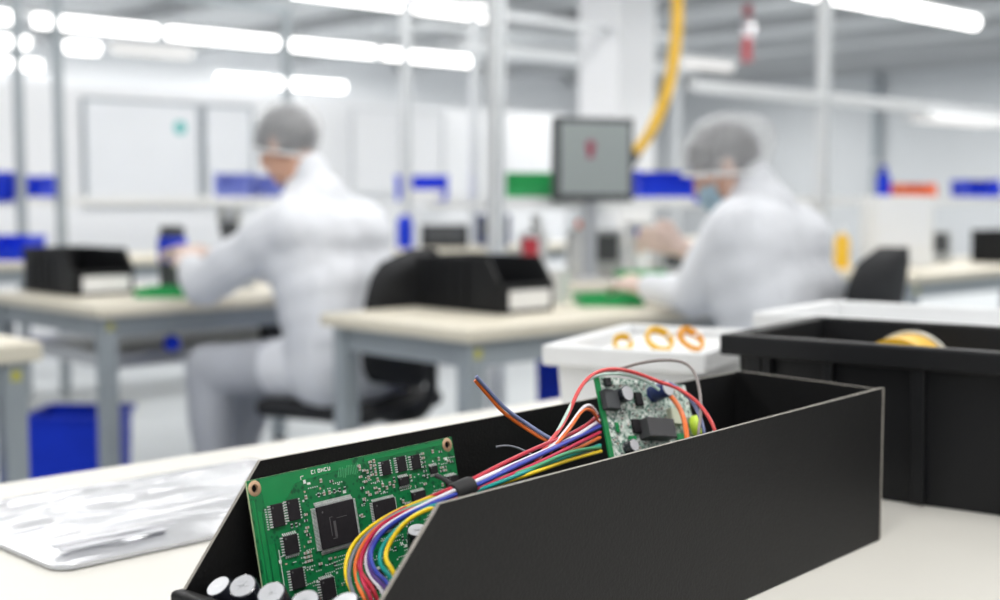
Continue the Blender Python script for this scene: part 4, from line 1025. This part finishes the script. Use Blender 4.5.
caps = [('first from the left, against the carton\'s back corner', (.6554,.156,.0735), (.55,.02,.80), .0092, .060),
        ('second from the left, tilted towards the lip', (.6556,.1295,.0790), (.55,-.22,.76), .0096, .066),
        ('third from the left, biggest bright top', (.6552,.1010,.0800), (.52,-.16,.80), .0098, .067),
        ('fourth from the left, just showing below the green board', (.6553,.068,.0822), (.46,-.16,.86), .0096, .072),
        ('fifth from the left, beside the yellow wire loop', (.6475,.041,.0850), (.44,-.02,.88), .0096, .074)]
caps = [(l, tuple(Vector(tp)-Vector(ax).normalized()*h), ax, r, h) for l, tp, ax, r, h in caps]
caps.append(('glimpsed through the wire loops', (.512,.108,.012), (.30,-.24,.93), .0075, .096))
for l, ba, ax, r, h in caps: capacitor('loose capacitor with a silver top, '+l, ba, ax, r, h)

# ------------------------------------------------------------------ black bin at the right
RB = rad(-90+11.5)   # local +x runs along the long side towards the right
lx = Vector((.19,-.982,0)).normalized(); 
t = thing('euro_container', 'large black plastic container with a ribbed wall on the table at the right', 'container', (1.217, .893, .7505), math.atan2(lx.y, lx.x))
b = MB(); CW, CD, CH, th = .62, .255, .17, .005
def rect(z, inset, th_=0): return [b.bm.verts.new((x, y, z)) for x, y in ((inset+th_, inset+th_), (CW-inset-th_, inset+th_), (CW-inset-th_, CD-inset-th_), (inset+th_, CD-inset-th_))]
r0, r1, r2, r3 = rect(0,.012), rect(CH,.002), rect(CH,.002,th), rect(.006,.012,th)
b.face(r0[::-1], binblack); b.face(r3, binblack)
for A_, B_ in ((r0,r1),(r1,r2),(r2,r3)):
    for k in range(4): b.face([A_[k],A_[(k+1)%4],B_[(k+1)%4],B_[k]], binblack)
b.build('tub', t)
b = MB()
for lo, hi in (((-.014,-.014,CH-.022),(CW+.014,.004,CH+.002)),((-.014,CD-.004,CH-.022),(CW+.014,CD+.014,CH+.002)),((-.014,.004,CH-.022),(.004,CD-.004,CH+.002)),((CW-.004,.004,CH-.022),(CW+.014,CD-.004,CH+.002))): b.box(lo, hi, binblack, bev=.003)
b.build('rim', t)
for x, d in ((.016,.018),(.036,.010),(.108,.010),(.205,.014),(.30,.010),(.41,.014),(.52,.012)):
    b = MB(); b.hexa([(x,.0,.004),(x+d,.0,.004),(x+d,.013,.004),(x,.013,.004),(x,-.009,CH-.02),(x+d,-.009,CH-.02),(x+d,.006,CH-.02),(x,.006,CH-.02)], binblack, bev=.001, seg=1); b.build('rib', t)
# roll standing in the container
t = bpy.data.objects.new('tape_roll', None); C.objects.link(t); base = Vector((1.217,.893,.757)) + lx*.145 + Vector((.982,.19,0))*.15
t.location = base; t.rotation_euler = (0, 0, math.atan2(lx.y, lx.x)); tag(t, 'yellow roll with a clear outer wrap poking out of the black container', 'tape roll')
Mx = Matrix.Translation((0,0,.1125)) @ Matrix.Rotation(rad(90),4,'X')
clear = mat('clear_wrap', (.75,.75,.70), .2, alpha=.75)
b = MB(); b.lathe([(.020,-.03),(.046,-.03),(.046,.03),(.020,.03),(.020,-.03)], yellowpl, Mx, 40); b.build('roll', t, 40)
b = MB(); b.lathe([(.0465,-.0315),(.0505,-.0315),(.0505,-.025),(.0465,-.025),(.0465,-.0315)], clear, Mx, 40); b.build('wrap', t, 40)
b = MB(); b.lathe([(.015,-.031),(.0198,-.031),(.0198,.031),(.015,.031),(.015,-.031)], labelw, Mx, 40); b.build('core', t, 40)
ub = MB(); ub.box((-.09,-.10,0),(.12,.085,.0625), labelw, bev=.004); o = ub.build('parts_box'); o.location = base; o.rotation_euler = t.rotation_euler; tag(o, 'pale box inside the black container beneath the yellow roll', 'box')

# ------------------------------------------------------------------ white bins
def white_bin(label, loc, rz, W, D, H):
    """corner at loc, local x along the front, y into depth"""
    t = thing('storage_bin', label, 'bin', loc, rz)
    b = MB(); th = .005
    def rg(z, i): return [b.bm.verts.new((x, y, z)) for x, y in ((i,i),(W-i,i),(W-i,D-i),(i,D-i))]
    a, c, d, e = rg(0,.012), rg(H,.002), rg(H,.002+th), rg(.006,.012+th)
    b.face(a[::-1], whitepl); b.face(e, whitepl)
    for p, q in ((a,c),(c,d),(d,e)):
        for k in range(4): b.face([p[k],p[(k+1)%4],q[(k+1)%4],q[k]], whitepl)
    b.build('tub', t)
    b = MB()
    for lo, hi in (((-.012,-.012,H-.024),(W+.012,.004,H+.002)),((-.012,D-.004,H-.024),(W+.012,D+.012,H+.002)),((-.012,.004,H-.024),(.004,D-.004,H+.002)),((W-.004,.004,H-.024),(W+.012,D-.004,H+.002))): b.box(lo, hi, whitepl, bev=.003)
    b.build('rim', t)
    return t
wdir = math.atan2(-.93, .36)
white_bin('white plastic bin holding orange parts behind the black carton', (1.176, 1.144, .7505), wdir, .19, .28, .14)
white_bin('white plastic bin behind the large black container', (1.565, 1.10, .7505), math.atan2(-.985,.17), .64, .26, .160)
# parts in the white bin
ux = Vector((.36,-.93,0)).normalized(); uy = Vector((.93,.36,0)).normalized(); w0 = Vector((1.176,1.144,.7505))
box_ = MB(); box_.box((.018,.018,0),(.172,.262,.122), labelw, bev=.003); o = box_.build('paper_stack', None); o.location = w0+Vector((0,0,.0065)); o.rotation_euler = (0,0,wdir); tag(o, 'white paper pad filling the white bin beneath the orange parts', 'paper pad')
for k, (px, py, an, m, lab) in enumerate(((.075,.05,.3,yellowpl,'small yellow coil in the white bin, leftmost'),(.115,.07,.9,yellowpl,'yellow-orange coil in the middle of the white bin'),(.150,.09,1.2,mat('amber_plastic',(.85,.38,.03),.4),'orange coil at the right of the white bin'))):
    t = thing('coil', lab, 'coil', w0+ux*px+uy*py+Vector((0,0,.1288)), wdir+an)
    R0 = (.011,.017,.017)[k]; M = Matrix.Translation((0,0,R0*.75+.0025)) @ Matrix.Rotation(rad(42),4,'X')
    b = MB(); pts = [M @ Vector((R0*math.cos(a*2*math.pi/24), R0*math.sin(a*2*math.pi/24), .0016*a/12)) for a in range(0, 60)]
    b.tube(pts, .0026, m, n=8, sub=2); b.build('winding', t, 60)
    b = MB(); b.tube([M @ Vector((R0*.9*math.cos(.3), R0*.9*math.sin(.3), -.004)), M @ Vector((R0*1.1*math.cos(.3), R0*1.1*math.sin(.3), .012))], .0035, labelw, n=8, spline=False); b.build('clip', t, 60)

# ------------------------------------------------------------------ camera, world, view
cam = bpy.data.cameras.new('camera'); co = bpy.data.objects.new('camera', cam); C.objects.link(co)
cam.sensor_width = 36; cam.lens = 36*1.3; cam.clip_start = .02
co.location = (0, 0, 1.08); co.rotation_euler = (math.pi/2-math.atan(104/1300), 0, rad(-43.4))
cam.dof.use_dof = True; cam.dof.focus_distance = .95; cam.dof.aperture_fstop = (36*1.3)/11.5
sc.camera = co
w = bpy.data.worlds.new('world'); sc.world = w; w.use_nodes = True
w.node_tree.nodes['Background'].inputs[0].default_value = (.86, .92, 1, 1); w.node_tree.nodes['Background'].inputs[1].default_value = .55
vs = sc.view_settings; vs.view_transform = 'Standard'; vs.look = 'None'; vs.gamma = 1; vs.use_curve_mapping = False; vs.exposure = -.68
sc.cycles.max_bounces = 8
